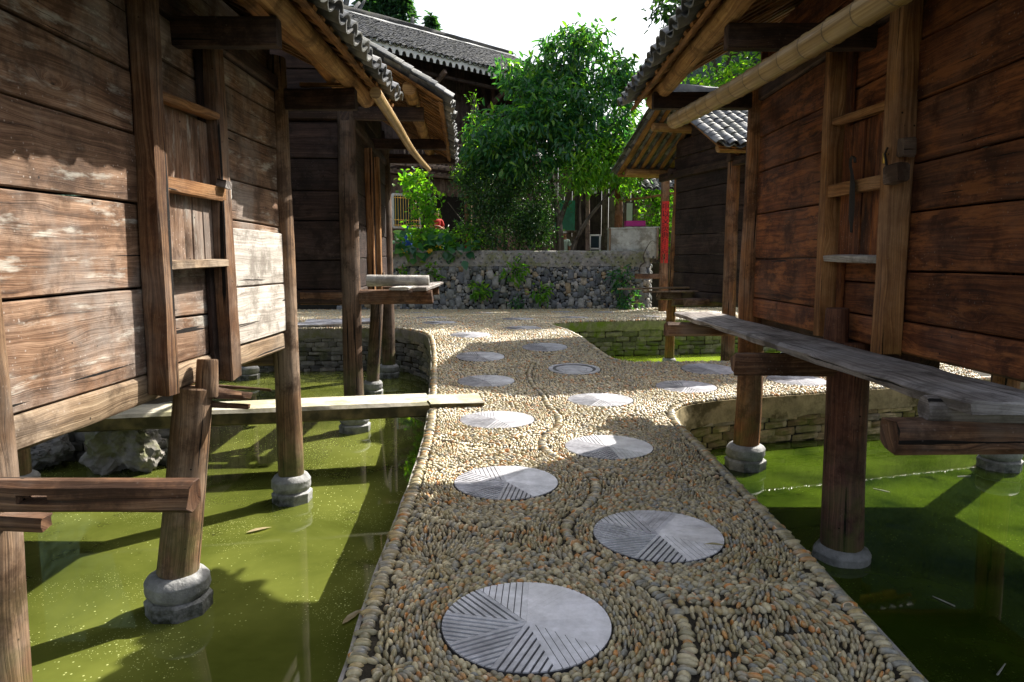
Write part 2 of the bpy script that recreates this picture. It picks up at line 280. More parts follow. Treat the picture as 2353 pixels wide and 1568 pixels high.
class MB:
    def __init__(s): s.v = []; s.f = []; s.uv = []
    def loft(s, rings, us=None, cap=True, u0=None, v0=None, seam=True):
        """rings: list of lists of points, closed cross-sections"""
        n = len(rings[0]); b = len(s.v)
        u0 = random.uniform(0, 90) if u0 is None else u0; v0 = random.uniform(0, 90) if v0 is None else v0
        for r in rings: s.v += [tuple(p) for p in r]
        if us is None:
            us = [0.0]
            for a, c in zip(rings, rings[1:]):
                us.append(us[-1] + (sum((Vector(q) for q in c), Vector()) / n - sum((Vector(q) for q in a), Vector()) / n).length)
        r = rings[len(rings) // 2]; pv = [0.0]
        for i in range(n): pv.append(pv[-1] + (Vector(r[(i + 1) % n]) - Vector(r[i])).length)
        for k in range(len(rings) - 1):
            for i in range(n):
                j = (i + 1) % n
                s.f.append((b + k * n + i, b + k * n + j, b + (k + 1) * n + j, b + (k + 1) * n + i))
                s.uv.append([(u0 + us[k], v0 + pv[i]), (u0 + us[k], v0 + pv[i + 1]), (u0 + us[k + 1], v0 + pv[i + 1]), (u0 + us[k + 1], v0 + pv[i])])
        if cap:
            for k, fl in ((0, True), (len(rings) - 1, False)):
                idx = list(range(b + k * n, b + k * n + n))
                c = sum((Vector(q) for q in rings[k]), Vector()) / n
                e1 = (Vector(rings[k][0]) - c); e1 = e1.normalized() if e1.length > 1e-6 else Vector((1, 0, 0))
                nn = (Vector(rings[k][1]) - c).cross(e1); nn = nn.normalized() if nn.length > 1e-9 else Vector((0, 0, 1)); e2 = nn.cross(e1)
                uvs = [(u0 + 7 + (Vector(q) - c).dot(e1) * .3, v0 + 5 + (Vector(q) - c).dot(e2)) for q in rings[k]]
                if fl: idx.reverse(); uvs.reverse()
                s.f.append(tuple(idx)); s.uv.append(uvs)
    def beam(s, p0, p1, w, h, up=(0, 0, 1), jit=.004, ch=.14, seg=None, taper=1.0, sag=0.0, rag=0.0):
        p0 = Vector(p0); p1 = Vector(p1); d = p1 - p0; L = d.length; d.normalize()
        up = Vector(up); sd = d.cross(up).normalized(); u2 = sd.cross(d).normalized()
        c = ch * min(w, h)
        pr = [(-w / 2 + c, -h / 2), (w / 2 - c, -h / 2), (w / 2, -h / 2 + c), (w / 2, h / 2 - c), (w / 2 - c, h / 2), (-w / 2 + c, h / 2), (-w / 2, h / 2 - c), (-w / 2, -h / 2 + c)]
        n = seg or max(2, int(L / .22)); J = [[random.uniform(-jit, jit) for _ in range(2)] for _ in range(8)]
        ph = random.uniform(0, 9); rings = []
        for k in range(n + 1):
            t = k / n; sc = 1 + (taper - 1) * t; ring = []
            for i, (a, b_) in enumerate(pr):
                J[i][0] = .7 * J[i][0] + random.uniform(-jit, jit) * .6; J[i][1] = .7 * J[i][1] + random.uniform(-jit, jit) * .6
                e = random.uniform(-rag, rag) if k in (0, n) and rag else 0
                q = p0 + d * (L * t + e) + sd * (a * sc + J[i][0]) + u2 * (b_ * sc + J[i][1] - sag * 4 * t * (1 - t))
                ring.append(q)
            rings.append(ring)
        # tiny end chamfer
        for k, sgn in ((0, 1), (-1, -1)):
            cc = sum(rings[k], Vector()) / 8
            er = [cc + (q - cc) * .95 - d * sgn * .004 for q in rings[k]]
            if k == 0: rings.insert(0, er)
            else: rings.append(er)
        s.loft(rings)
    def log(s, p0, p1, r0, r1, seg=None, n=14, wob=.006, bend=(0, 0, 0), knob=.05, taperend=True):
        p0 = Vector(p0); p1 = Vector(p1); d = p1 - p0; L = d.length; d.normalize()
        a = Vector((0, 0, 1)) if abs(d.z) < .9 else Vector((0, 1, 0)); sd = d.cross(a).normalized(); u2 = sd.cross(d).normalized()
        m = seg or max(3, int(L / .16)); sd0 = random.uniform(0, 99); rings = []
        bend = Vector(bend)
        for k in range(m + 1):
            t = k / m; r = r0 + (r1 - r0) * t
            o = Vector((mnoise.noise((sd0, t * L * .9, 0)), mnoise.noise((sd0, t * L * .9, 7)), 0)) * wob * 2.2
            c = p0 + d * (L * t) + sd * o.x + u2 * o.y + bend * (4 * t * (1 - t))
            ring = []
            for i in range(n):
                an = 2 * math.pi * i / n
                rr = r * (1 + knob * mnoise.noise((math.cos(an) * 1.3 + sd0, math.sin(an) * 1.3, t * L * 1.6)))
                ring.append(c + sd * (math.cos(an) * rr) + u2 * (math.sin(an) * rr))
            rings.append(ring)
        if taperend:
            for k, sgn in ((0, 1), (-1, -1)):
                cc = sum(rings[k], Vector()) / n; er = [cc + (q - cc) * .93 - d * sgn * .008 for q in rings[k]]
                if k == 0: rings.insert(0, er)
                else: rings.append(er)
        s.loft(rings)
    def lathe(s, c, prof, n=20, rot=0.0, wear=0.0):
        rings = []
        for r, z in prof:
            ring = []
            for i in range(n):
                an = 2 * math.pi * i / n + rot
                q_ = 1 + wear * mnoise.noise((math.cos(an) * 1.6 + c[0] * 7, math.sin(an) * 1.6 + c[1] * 7, z * 9)); ring.append((c[0] + math.cos(an) * r * q_, c[1] + math.sin(an) * r * q_, c[2] + z + wear * .12 * mnoise.noise((an, c[0] * 9, z * 5))))
            rings.append(ring)
        s.loft(rings)
    def box(s, lo, hi, M4=None):
        p = [(lo[0], lo[1], lo[2]), (hi[0], lo[1], lo[2]), (hi[0], hi[1], lo[2]), (lo[0], hi[1], lo[2])]
        q = [(a, b, hi[2]) for a, b, _ in p]
        if M4 is not None: p = [M4 @ Vector(x) for x in p]; q = [M4 @ Vector(x) for x in q]
        s.loft([p, q])
    def build(s, name, mat, parent=None, smooth=True, loc=None, sharp=None):
        me = bpy.data.meshes.new(name); me.from_pydata(s.v, [], s.f)
        ul = me.uv_layers.new(name='UVMap'); flat = [c for f in s.uv for p in f for c in p]
        if len(flat) == len(me.loops) * 2: ul.data.foreach_set('uv', flat)
        o = link(name, me, mat, parent, loc, smooth)
        if smooth: me.set_sharp_from_angle(angle=R(sharp or 38))
        return o

def inst(name, tv, tf, pos, mats, mat, parent=None, loc=None, smooth=True, kind=None):
    """many copies of one small shape joined as ONE mesh: tv (k,3), tf list of faces, pos (N,3), mats (N,3,3) columns = axes"""
    tv = np.asarray(tv, float); N = len(pos); k = len(tv)
    V = np.einsum('nij,kj->nki', mats, tv) + pos[:, None, :]
    lens = np.array([len(f) for f in tf]); fl = np.concatenate([np.array(f) for f in tf])
    loops = (fl[None, :] + (np.arange(N) * k)[:, None]).ravel()
    tot = np.tile(lens, N); st = np.concatenate([[0], np.cumsum(tot)[:-1]])
    me = bpy.data.meshes.new(name); me.vertices.add(N * k); me.vertices.foreach_set('co', V.ravel())
    me.loops.add(len(loops)); me.loops.foreach_set('vertex_index', loops.astype(np.int32))
    me.polygons.add(len(tot)); me.polygons.foreach_set('loop_start', st.astype(np.int32))
    me.update(calc_edges=True)
    return link(name, me, mat, parent, loc, smooth)

def dome(nseg, levels, low=-.35):
    v = []; f = []
    for a in levels:
        for i in range(nseg):
            t = 2 * math.pi * i / nseg; v.append((math.cos(a) * math.cos(t), math.cos(a) * math.sin(t), math.sin(a)))
    for k in range(len(levels) - 1):
        for i in range(nseg):
            j = (i + 1) % nseg; f.append((k * nseg + i, k * nseg + j, (k + 1) * nseg + j, (k + 1) * nseg + i))
    b = (len(levels) - 1) * nseg; v.append((0, 0, 1)); c = len(v) - 1
    for i in range(nseg): f.append((b + i, b + (i + 1) % nseg, c))
    return v, f
def axes(ax, ay, az): return np.stack([ax, ay, az], axis=2)
def unit(a): return a / np.maximum(1e-9, np.linalg.norm(a, axis=-1, keepdims=True))

# ------------------------------------------------------------------ land, ponds
ZL, ZR, ZF = -.60, -.55, -.55
LEFT = [(-0.52, 0.3), (-0.56, 1.2), (-0.61, 2.28), (-0.66, 3.22), (-0.69, 4.66), (-0.76, 6.05), (-0.93, 7.69), (-1.15, 9.83), (-1.36, 11.29), (-1.48, 11.87), (-1.75, 12.38), (-2.13, 12.8), (-2.65, 12.89), (-3.84, 12.71), (-5.97, 12.63), (-11.95, 12.63)]
RIGHT = [(1.45, 0.3), (1.46, 1.2), (1.48, 2.28), (1.53, 3.17), (1.55, 5.09), (1.55, 6.22), (1.62, 6.75), (1.86, 7.1), (2.51, 7.4), (3.61, 7.69), (5.15, 8.19), (6.62, 8.7), (12.6, 10.62)]
BACK = [(12.0, 12.0), (5.99, 10.13), (4.33, 9.65), (3.15, 9.53), (1.85, 9.46), (1.53, 9.54), (1.41, 9.83), (1.27, 10.74), (1.16, 11.74), (0.94, 12.8), (0.73, 13.57), (0.94, 13.99), (1.59, 14.28), (3.07, 14.55), (4.87, 14.84), (12.94, 17.2)]
def smooth_line(p, it=2):
    for _ in range(it):
        q = [p[0]]
        for a, b in zip(p, p[1:]): q += [(.75 * a[0] + .25 * b[0], .75 * a[1] + .25 * b[1]), (.25 * a[0] + .75 * b[0], .25 * a[1] + .75 * b[1])]
        q.append(p[-1]); p = q
    return p
LEFT = smooth_line(LEFT); RIGHT = smooth_line(RIGHT); BACK = smooth_line(BACK)
POLY = LEFT + [(-14, 21.4), (14, 21.4)] + BACK[::-1] + RIGHT[::-1]
def gz(y):
    y = np.asarray(y, float); f = lambda a, b: (lambda t: t * t * (3 - 2 * t))(np.clip((y - a) / (b - a), 0, 1))
    return .22 * f(7.5, 12.5) * (1 - f(14.5, 20.0))
def drape(o):
    b = bmesh.new(); b.from_mesh(o.data); y = 6.5
    while y < 21: bmesh.ops.bisect_plane(b, geom=b.verts[:] + b.edges[:] + b.faces[:], plane_co=(0, y, 0), plane_no=(0, 1, 0)); y += .5
    for v in b.verts:
        if v.co.z > -.5: v.co.z += float(gz(v.co.y))
    b.to_mesh(o.data); b.free()
def slab(poly, ztop, zbot, name, mat, kind='structure'):
    me = bpy.data.meshes.new(name)
    tris = geometry.tessellate_polygon([[Vector((x, y, 0)) for x, y in poly]])
    n = len(poly); v = [(x, y, ztop) for x, y in poly] + [(x, y, zbot) for x, y in poly]
    f = []
    for a, b, c in tris:
        A, B, C = (Vector(poly[i]) for i in (a, b, c))
        f.append((a, b, c) if (B - A).cross(C - A) > 0 else (a, c, b))
    sg = sum(poly[i][0] * poly[(i + 1) % n][1] - poly[(i + 1) % n][0] * poly[i][1] for i in range(n))
    for i in range(n):
        j = (i + 1) % n; f.append((i, n + i, n + j, j) if sg > 0 else (i, j, n + j, n + i))
    me.from_pydata(v, [], f); o = link(name, me, mat, None, (0, 0, 0), False); o['kind'] = kind; return o
path_slab = slab(POLY, -.012, -1.2, 'path', M['mortar']); drape(path_slab)
def sheet(name, x0, x1, y0, y1, z, mat):
    me = bpy.data.meshes.new(name); me.from_pydata([(x0, y0, z), (x1, y0, z), (x1, y1, z), (x0, y1, z)], [], [(0, 1, 2, 3)])
    o = link(name, me, mat, None, (0, 0, 0), False); o['kind'] = 'structure'; return o
sheet('ground', -400, 400, -400, 400, -1.25, M['soil'])
sheet('pond_water_left', -14, -.2, -6, 13.3, ZL, M['water_left'])
sheet('pond_water_right', 1.2, 14, -6, 12.0, ZR, M['water_right'])
def polysheet(name, poly, z, mat):
    me = bpy.data.meshes.new(name); me.from_pydata([(x, y, z) for x, y in poly], [], [tuple(range(len(poly)))])
    o = link(name, me, mat, None, (0, 0, 0), False); o['kind'] = 'structure'; return o
polysheet('pond_water_far', [(.5, 9.3), (4.2, 9.4), (13, 12.3), (13, 18), (.5, 14.8)], ZF + .012, M['water_far'])

def inside(P, poly):
    poly = np.array(poly); x, y = P[:, 0], P[:, 1]; r = np.zeros(len(P), bool)
    for a, b in zip(poly, np.roll(poly, -1, 0)):
        c = ((a[1] > y) != (b[1] > y)); xx = (b[0] - a[0]) * (y - a[1]) / ((b[1] - a[1]) if b[1] != a[1] else 1e-9) + a[0]
        r ^= c & (x < xx)
    return r
def seg_dist(P, line):
    d = np.full(len(P), 1e9)
    line = np.array(line)
    for a, b in zip(line, line[1:]):
        ab = b - a; t = np.clip(((P - a) @ ab) / max(1e-9, ab @ ab), 0, 1); q = a + t[:, None] * ab
        d = np.minimum(d, np.hypot(*(P - q).T))
    return d
def resample(line, step):
    out = []; line = np.array(line, float); L = np.r_[0, np.cumsum(np.hypot(*(line[1:] - line[:-1]).T))]
    s = 0.0
    while s < L[-1]:
        i = min(len(line) - 2, int(np.searchsorted(L, s, 'right') - 1)); t = (s - L[i]) / max(1e-9, L[i + 1] - L[i])
        d = line[i + 1] - line[i]; d = d / max(1e-9, np.hypot(*d)); out.append((*(line[i] + t * (line[i + 1] - line[i])), *d))
        s += step(line[i][1]) if callable(step) else step
    return np.array(out)

DISCS = [(0.06, 2.68), (0.8, 3.6), (-0.04, 4.49), (0.78, 5.37), (-0.14, 6.31), (0.95, 7.23), (-0.32, 8.29), (0.83, 9.0), (-0.46, 9.83), (0.51, 10.55), (-0.72, 11.74), (0.2, 12.8), (2.06, 7.96), (2.62, 9.0), (3.53, 8.35), (4.21, 9.32), (-1.48, 13.91), (-1.81, 15.23), (-2.57, 19.1), (0.13, 14.78), (-0.84, 18.91), (1.38, 15.29), (1.45, 19.54), (2.59, 19.41), (3.15, 15.84)]
STARS = [(-.38, 3.22), (-.44, 2.36), (1.18, 3.02), (-.46, 4.02), (1.2, 4.35), (-.45, 5.1), (1.2, 2.2), (.45, 1.8), (1.2, 6.15), (-.55, 5.75), (1.25, 4.85)] + \
        [(-.72, 9.4), (.2, 9.0), (1.3, 8.2), (-.9, 11.6), (1.1, 12.8), (-1.2, 12.6), (-.4, 14.6), (3.2, 8.05), (1.9, 8.9), (3.5, 9.5)] + \
        [(float(a), float(b)) for a, b in zip(rng.uniform(-8, 8, 26), rng.uniform(13.4, 20.6, 26))]
SC = [(.42, 1.0), (.30, 1.75), (.72, 2.45), (.70, 2.95), (.36, 3.35), (.27, 3.75), (.55, 4.2), (.58, 4.7), (.30, 5.15), (.22, 5.55), (.42, 6.0), (.46, 6.5), (.36, 7.0), (.36, 7.5), (.25, 8.0), (.2, 8.7), (.3, 9.4)]
SC = smooth_line(SC, 2)
BANDS = [SC] + [smooth_line(b_, 2) for b_ in ([(-.58, 3.92), (-.2, 3.66), (.26, 3.52)], [(-.6, 5.62), (-.28, 5.4), (.2, 5.3)], [(1.45, 4.72), (1.05, 4.47), (.6, 4.5)], [(1.42, 2.98), (1.1, 2.78), (.74, 2.8)], [(1.48, 6.5), (1.05, 6.28), (.5, 6.3)], [(-.55, 2.2), (-.15, 1.98), (.3, 1.95)], [(-.75, 7.5), (-.3, 7.2), (.3, 7.2)])]
def near_scale(y): return np.clip(1 + (y - 5.0) * .095, 1, 2.6)
cand = []
C = np.array([(x, y, .345, 0) for x, y in DISCS] + [(x, y, 0, 1) for x, y in STARS])
for ci, (cx, cy, r0, st) in enumerate(C):
    sc = float(near_scale(cy)); r = r0 + .012 if not st else .022 * sc; k = 0
    while r < (1.15 if cy < 9 else 1.9):
        if st:   # starburst: pebbles point at the centre
            ln, wd = .046 * sc * random.uniform(.85, 1.2), .0185 * sc
            n = max(6, int(2 * math.pi * r / wd)); rr = r
            step = ln * .86
        else:
            wd = .0192 * sc * random.uniform(.8, 1.2); ln = .041 * sc * random.uniform(.85, 1.2)
            n = max(6, int(2 * math.pi * r / (ln * .93))); rr = r + wd / 2; step = wd * .93
        a = rng.uniform(0, 6.28) + np.arange(n) * 2 * math.pi / n + rng.normal(0, .012, n)
        px = cx + np.cos(a) * rr; py = cy + np.sin(a) * rr
        th = a + (math.pi / 2 if not st else 0)
        cand.append(np.c_[px + rng.normal(0, .003 * sc, n), py + rng.normal(0, .003 * sc, n), th + rng.normal(0, .13, n), np.full(n, ln / 2), np.full(n, wd / 2), np.full(n, ci)])
        r += step; k += 1
cand = np.concatenate(cand)
D = np.hypot(cand[:, None, 0] - C[None, :, 0], cand[:, None, 1] - C[None, :, 1]) - C[None, :, 2] + C[None, :, 3] * .09
keep = D.argmin(1) == cand[:, 5].astype(int); cand = cand[keep]
inD = (np.hypot(cand[:, None, 0] - C[None, :len(DISCS), 0], cand[:, None, 1] - C[None, :len(DISCS), 1]) < .352).any(1)
P2 = cand[:, :2]; ok = inside(P2, POLY) & ~inD & (cand[:, 1] > .5) & (cand[:, 0] > -9) & (cand[:, 0] < 12.4)
cand = cand[ok]; P2 = cand[:, :2]
ke = np.minimum(np.minimum(seg_dist(P2, LEFT), seg_dist(P2, RIGHT)), seg_dist(P2, BACK))
ok = (ke > .084) & (np.min([seg_dist(P2, b_) for b_ in BANDS], 0) > .043)
cand = cand[ok]
# greedy thinning of pebbles that sit on each other
def thin(A, f=.57):
    cell = {}; keepi = []
    for i, (x, y, th, a, b, _) in enumerate(A):
        g = .06 if y < 9 else .11; kx, ky = int(x / g), int(y / g); hit = False
        for dx in (-1, 0, 1):
            for dy in (-1, 0, 1):
                for j in cell.get((g, kx + dx, ky + dy), ()):
                    ex, ey = A[j, 0] - x, A[j, 1] - y; c_, s_ = math.cos(th), math.sin(th)
                    if ((ex * c_ + ey * s_) / (2 * a)) ** 2 + ((-ex * s_ + ey * c_) / (2 * b)) ** 2 < f * f: hit = True; break
                if hit: break
            if hit: break
        if not hit: cell.setdefault((g, kx, ky), []).append(i); keepi.append(i)
    return A[keepi]
cand = thin(cand)
rows = []
for ln_, half in ((LEFT, .055), (RIGHT, .055), (BACK, .055)):
    q = resample([p for p in ln_ if p[1] < 19 and abs(p[0]) < 12.4], lambda y: .0272 * float(near_scale(y)))
    sgn = 1 if ln_ is not LEFT else -1
    nx, ny = q[:, 3], -q[:, 2]   # right normal
    if ln_ is RIGHT: off = (-q[:, 3], q[:, 2])
    elif ln_ is LEFT: off = (q[:, 3], -q[:, 2])
    else: off = (-q[:, 3], q[:, 2])
    tp = np.c_[q[:, 0] + off[0] * .01, q[:, 1] + off[1] * .01]
    flip = np.where(inside(np.c_[q[:, 0] + off[0] * .06, q[:, 1] + off[1] * .06], POLY), 1, -1)
    n = len(q); th = np.arctan2(off[1], off[0])
    ns = near_scale(q[:, 1])
    rows.append(np.c_[q[:, 0] + flip * off[0] * .034, q[:, 1] + flip * off[1] * .034, th + rng.normal(0, .10, n), .038 * rng.uniform(.8, 1.2, n) * np.sqrt(ns), .0152 * rng.uniform(.75, 1.15, n) * ns, np.full(n, -1)])
q = resample(SC, lambda y: .029 * float(near_scale(y))); q = q[q[:, 1] > 1.2]; n = len(q)
rows.append(np.c_[q[:, 0], q[:, 1], np.arctan2(q[:, 2], -q[:, 3]) + rng.normal(0, .13, n), .036 * rng.uniform(.75, 1.2, n), .0145 * rng.uniform(.75, 1.25, n), np.full(n, -1)])
for b_ in BANDS[1:]:
    q = resample(b_, lambda y: .0275 * float(near_scale(y))); n = len(q)
    rows.append(np.c_[q[:, 0], q[:, 1], np.arctan2(q[:, 2], -q[:, 3]) + rng.normal(0, .15, n), .033 * rng.uniform(.75, 1.2, n), .0145 * rng.uniform(.75, 1.25, n), np.full(n, -1)])
rows = np.concatenate(rows)
rows = rows[~(np.hypot(rows[:, None, 0] - C[None, :len(DISCS), 0], rows[:, None, 1] - C[None, :len(DISCS), 1]) < .365).any(1)]
ALLP = np.concatenate([cand, rows])
def lay_pebbles(A, name, tv, tf, hh):
    n = len(A); th = A[:, 2]; kerb = A[:, 5] < 0
    ax = np.c_[np.cos(th), np.sin(th), rng.normal(0, .12, n)]; ax = unit(ax)
    az = unit(np.c_[rng.normal(0, .2, n), rng.normal(0, .2, n), np.ones(n)]); ay = unit(np.cross(az, ax)); az = np.cross(ax, ay)
    a = A[:, 3] * rng.uniform(.7, 1.2, n) * 1.06; b = A[:, 4] * rng.uniform(.72, 1.22, n) * 1.1; h = np.where(kerb, .0215, .0185) * rng.uniform(.75, 1.2, n) * hh * np.sqrt(near_scale(A[:, 1]))
    mats = axes(ax * a[:, None], ay * b[:, None], az * h[:, None])
    pos = np.c_[A[:, 0], A[:, 1], gz(A[:, 1]) - .010 + rng.normal(0, .0025, n)]
    o = inst(name, tv, tf, pos, mats, M['pebble'], path_slab); o['kind'] = 'structure'; return o
dv, df = dome(10, [R(-25), R(12), R(42), R(68)]); dv2, df2 = dome(7, [R(-15), R(35)])
nearm = ALLP[:, 1] < 7.2
lay_pebbles(ALLP[nearm], 'pebble_paving', dv, df, 1.0)
lay_pebbles(ALLP[~nearm], 'pebble_paving', dv2, df2, 1.1)
print('pebbles', nearm.sum(), (~nearm).sum())

# ------------------------------------------------------------------ grooved discs
def clip(poly, a, b, c):      # keep a*x+b*y<=c
    out = []
    for i in range(len(poly)):
        p, q = poly[i], poly[(i + 1) % len(poly)]; dp = a * p[0] + b * p[1] - c; dq = a * q[0] + b * q[1] - c
        if dp <= 0: out.append(p)
        if (dp < 0 < dq) or (dq < 0 < dp): t = dp / (dp - dq); out.append((p[0] + t * (q[0] - p[0]), p[1] + t * (q[1] - p[1])))
    return out
def disc_mesh(ring=False, nsec=9, seed=1):
    rr = random.Random(seed); m = MB(); g = MB(); Rr = .35
    if ring:
        for a, b, z in ((.345, .29, .016), (.245, .17, .010), (.165, .0, .013)):
            m.lathe((0, 0, 0), [(max(b, .002), .0), (max(b, .002), z), (a, z), (a, -.02)], 40) if b > 0 else m.lathe((0, 0, 0), [(a, -.02), (a, z), (.003, z)], 40)
        g.lathe((0, 0, 0), [(Rr, -.03), (Rr, .004), (.002, .004)], 40)
        return m, g
    a0 = rr.uniform(0, .5); w0 = 2 * math.pi / nsec
    for k in range(nsec):
        A = a0 + k * w0; B = A + w0
        wedge = [(0, 0)] + [(Rr * math.cos(A + (B - A) * i / 8), Rr * math.sin(A + (B - A) * i / 8)) for i in range(9)]
        dx, dy = math.cos(A), math.sin(A); nx, ny = -dy, dx          # strips run parallel to one edge of the sector
        pitch = .0295; j = 0; gap = .0078 if ny < -.15 else (.004 if abs(ny) < .5 else .003)  # wider dark gaps on some sectors imitate directional shading
        while j * pitch < Rr * math.sin(w0) + pitch:
            lo, hi = j * pitch + .0004, (j + 1) * pitch - gap
            p = clip(clip(wedge, -nx, -ny, -lo), nx, ny, hi); j += 1
            if len(p) < 3: continue
            zt = lambda x, y: .0100 + .0025 * min(1, max(0, (x * nx + y * ny - lo) / (hi - lo)))
            m.loft([[(x, y, -.01) for x, y in p], [(x, y, zt(x, y)) for x, y in p]], us=[0, .01])
    g.lathe((0, 0, 0), [(Rr + .003, -.03), (Rr + .003, .0055), (.002, .0055)], 40)
    return m, g
dm = {}
for key, args in (('a', dict(nsec=9, seed=3)), ('b', dict(nsec=8, seed=8)), ('r', dict(ring=True))):
    m, g = disc_mesh(**args); mo = m.build('ridged_face', M['slate'], None, False, (0, 0, 0)); go = g.build('disc_base', M['groove_shade'], None, False, (0, 0, 0))
    dm[key] = (mo.data, go.data); bpy.data.objects.remove(mo); bpy.data.objects.remove(go)
DL = ["nearest and largest grooved slate disc, at the bottom centre of the path", "second grooved disc from the front, right side of the path near the dark post", "grooved disc straight beyond the largest one, lower edge of the sunlit strip",
      "grooved disc by the right edge, half in sun where the path starts to bend", "bright sunlit disc beside the end of the pale slab bridge", "disc on the right just past the sunlit strip, near the path junction",
      "grooved disc by the left kerb, just behind the slab bridge", "plain disc with a dark ring around its centre, in the path junction", "small disc left of the ringed one, by the left kerb", "disc to the right of centre, level with the green far pond",
      "disc by the left kerb where the path curves away", "disc in the middle of the path beside the far pond corner", "disc on the side path, left of the orange pillar", "disc on the side path, behind the far beam end",
      "disc on the side path seen between the two right pillars", "last disc on the side path, under the right granary", "far left disc beyond the stacked logs", "farther left disc behind the first one past the logs",
      "leftmost disc close to the terrace wall foot", "far disc in the middle of the square before the wall", "disc at the wall foot, left of the middle", "far disc beyond the pond's far wall, left one",
      "disc at the wall foot, right of the middle", "disc at the wall foot towards the red banner", "far disc beyond the pond's far wall, right one"]
for i, (x, y) in enumerate(DISCS):
    key = 'r' if i == 7 else ('a' if i % 2 == 0 else 'b')
    e = empty('stone_disc', (x, y, float(gz(y)) - .005), DL[i], 'stone disc', 'grooved slate discs set in the pebble path'); e.rotation_euler = (math.atan2(float(gz(y + .1) - gz(y - .1)), .2), 0, R(7 * (i % 3)))
    for nm, me, mt in (('disc_face', dm[key][0], 0), ('disc_base', dm[key][1], 0)):
        o = bpy.data.objects.new(nm, me); COL.objects.link(o); o.parent = e

# ------------------------------------------------------------------ tile roofs
def tile_template(wid, ln, rise, th, up):
    v = []; n = 6
    for y in (0, ln):
        for k, off in ((0, 0.0), (1, -th)):
            for i in range(n):
                t = -1 + 2 * i / (n - 1); x = t * wid / 2; z = rise * (1 - t * t) if up else -rise * (1 - t * t)
                v.append((x, y, z + off))
    def ix(e, k, i): return e * 2 * n + k * n + i
    f = []
    for i in range(n - 1):
        f.append((ix(0, 0, i), ix(0, 0, i + 1), ix(1, 0, i + 1), ix(1, 0, i))); f.append((ix(0, 1, i), ix(1, 1, i), ix(1, 1, i + 1), ix(0, 1, i + 1)))
        for e in (0, 1):
            q = (ix(e, 0, i), ix(e, 1, i), ix(e, 1, i + 1), ix(e, 0, i + 1)); f.append(q if e == 0 else q[::-1])
    for i in (0, n - 1): f.append((ix(0, 0, i), ix(1, 0, i), ix(1, 1, i), ix(0, 1, i)))
    return v, f
def tile_slope(name, root, top0, sdir, ddir, length, slope_len, colw=.19, pitch=.105, mat=None, jit=1.0, wid=None):
    """top0: corner at the ridge; sdir along ridge; ddir down the slope"""
    sdir = np.array(sdir); ddir = np.array(ddir); nrm = np.cross(sdir, ddir); nrm = nrm if nrm[2] > 0 else -nrm
    nc = int(length / colw); nr_ = int(slope_len / pitch); o = None; P = []; A = []
    wid = wid or colw * .98
    for up in (False, True):
        tv, tf = tile_template(wid if not up else wid * .9, pitch * 1.9, .048 * wid / .18, .013, up)
        ii, jj = np.meshgrid(np.arange(nc + (0 if not up else 1)), np.arange(nr_), indexing='ij'); ii = ii.ravel(); jj = jj.ravel(); N = len(ii)
        ss = (ii + (.5 if not up else 0)) * colw + rng.normal(0, .008 * jit, N) + (rng.normal(0, .006, nc + 1)[ii] * jit)
        dd = slope_len - (jj + 1.9) * pitch + rng.normal(0, .007 * jit, N) + rng.normal(0, .012, nc + 1)[ii] * jit
        zz = (.062 if not up else .058) + rng.normal(0, .003 * jit, N)
        tl = R(4.2) + rng.normal(0, .02 * jit, N); yw = rng.normal(0, .035 * jit, N)
        dv_ = ddir[None] * np.cos(tl)[:, None] + nrm[None] * np.sin(tl)[:, None] + sdir[None] * yw[:, None]; dv_ = unit(dv_)
        ax = unit(sdir[None] - dv_ * (dv_ @ sdir)[:, None]); az = np.cross(ax, dv_); az *= np.sign(az[:, 2:3])
        pos = np.array(top0)[None] + ss[:, None] * sdir + dd[:, None] * ddir + zz[:, None] * nrm
        P.append((tv, tf, pos, axes(ax, dv_, az)))
    # one mesh for both layers
    (tv, tf, p0, m0), (tv2, tf2, p1, m1) = P
    V = np.concatenate([(np.einsum('nij,kj->nki', m_, np.array(t_)) + p_[:, None]).reshape(-1, 3) for t_, p_, m_ in ((tv, p0, m0), (tv2, p1, m1))])
    k = len(tv); f = np.array(tf); N = len(p0) + len(p1); F = (f[None] + (np.arange(N) * k)[:, None, None]).reshape(-1, 4)
    me = bpy.data.meshes.new(name); me.vertices.add(len(V)); me.vertices.foreach_set('co', V.ravel()); me.loops.add(F.size)
    me.loops.foreach_set('vertex_index', F.ravel().astype(np.int32)); me.polygons.add(len(F)); me.polygons.foreach_set('loop_start', (np.arange(len(F)) * 4).astype(np.int32))
    me.update(calc_edges=True); o = link(name, me, mat or M['tile'], root); me.set_sharp_from_angle(angle=R(40)); return o

def stone_base(mb, c, zw, r, h=.24):
    """drum with a bead line on an octagonal plinth standing in the water"""
    mb.lathe((c[0], c[1], zw), [(r * 1.62, -.5), (r * 1.62, .05), (r * 1.66, .06), (r * 1.66, .085), (r * 1.5, .10)], 8, rot=R(22.5), wear=.04)
    mb.lathe((c[0], c[1], zw), [(r * 1.34, .095), (r * 1.40, .105), (r * 1.54, .13), (r * 1.58, .15), (r * 1.545, .185), (r * 1.56, .19), (r * 1.56, .197), (r * 1.53, .203), (r * 1.38, h - .012), (r * 1.2, h), (.01, h)], 28, wear=.06)

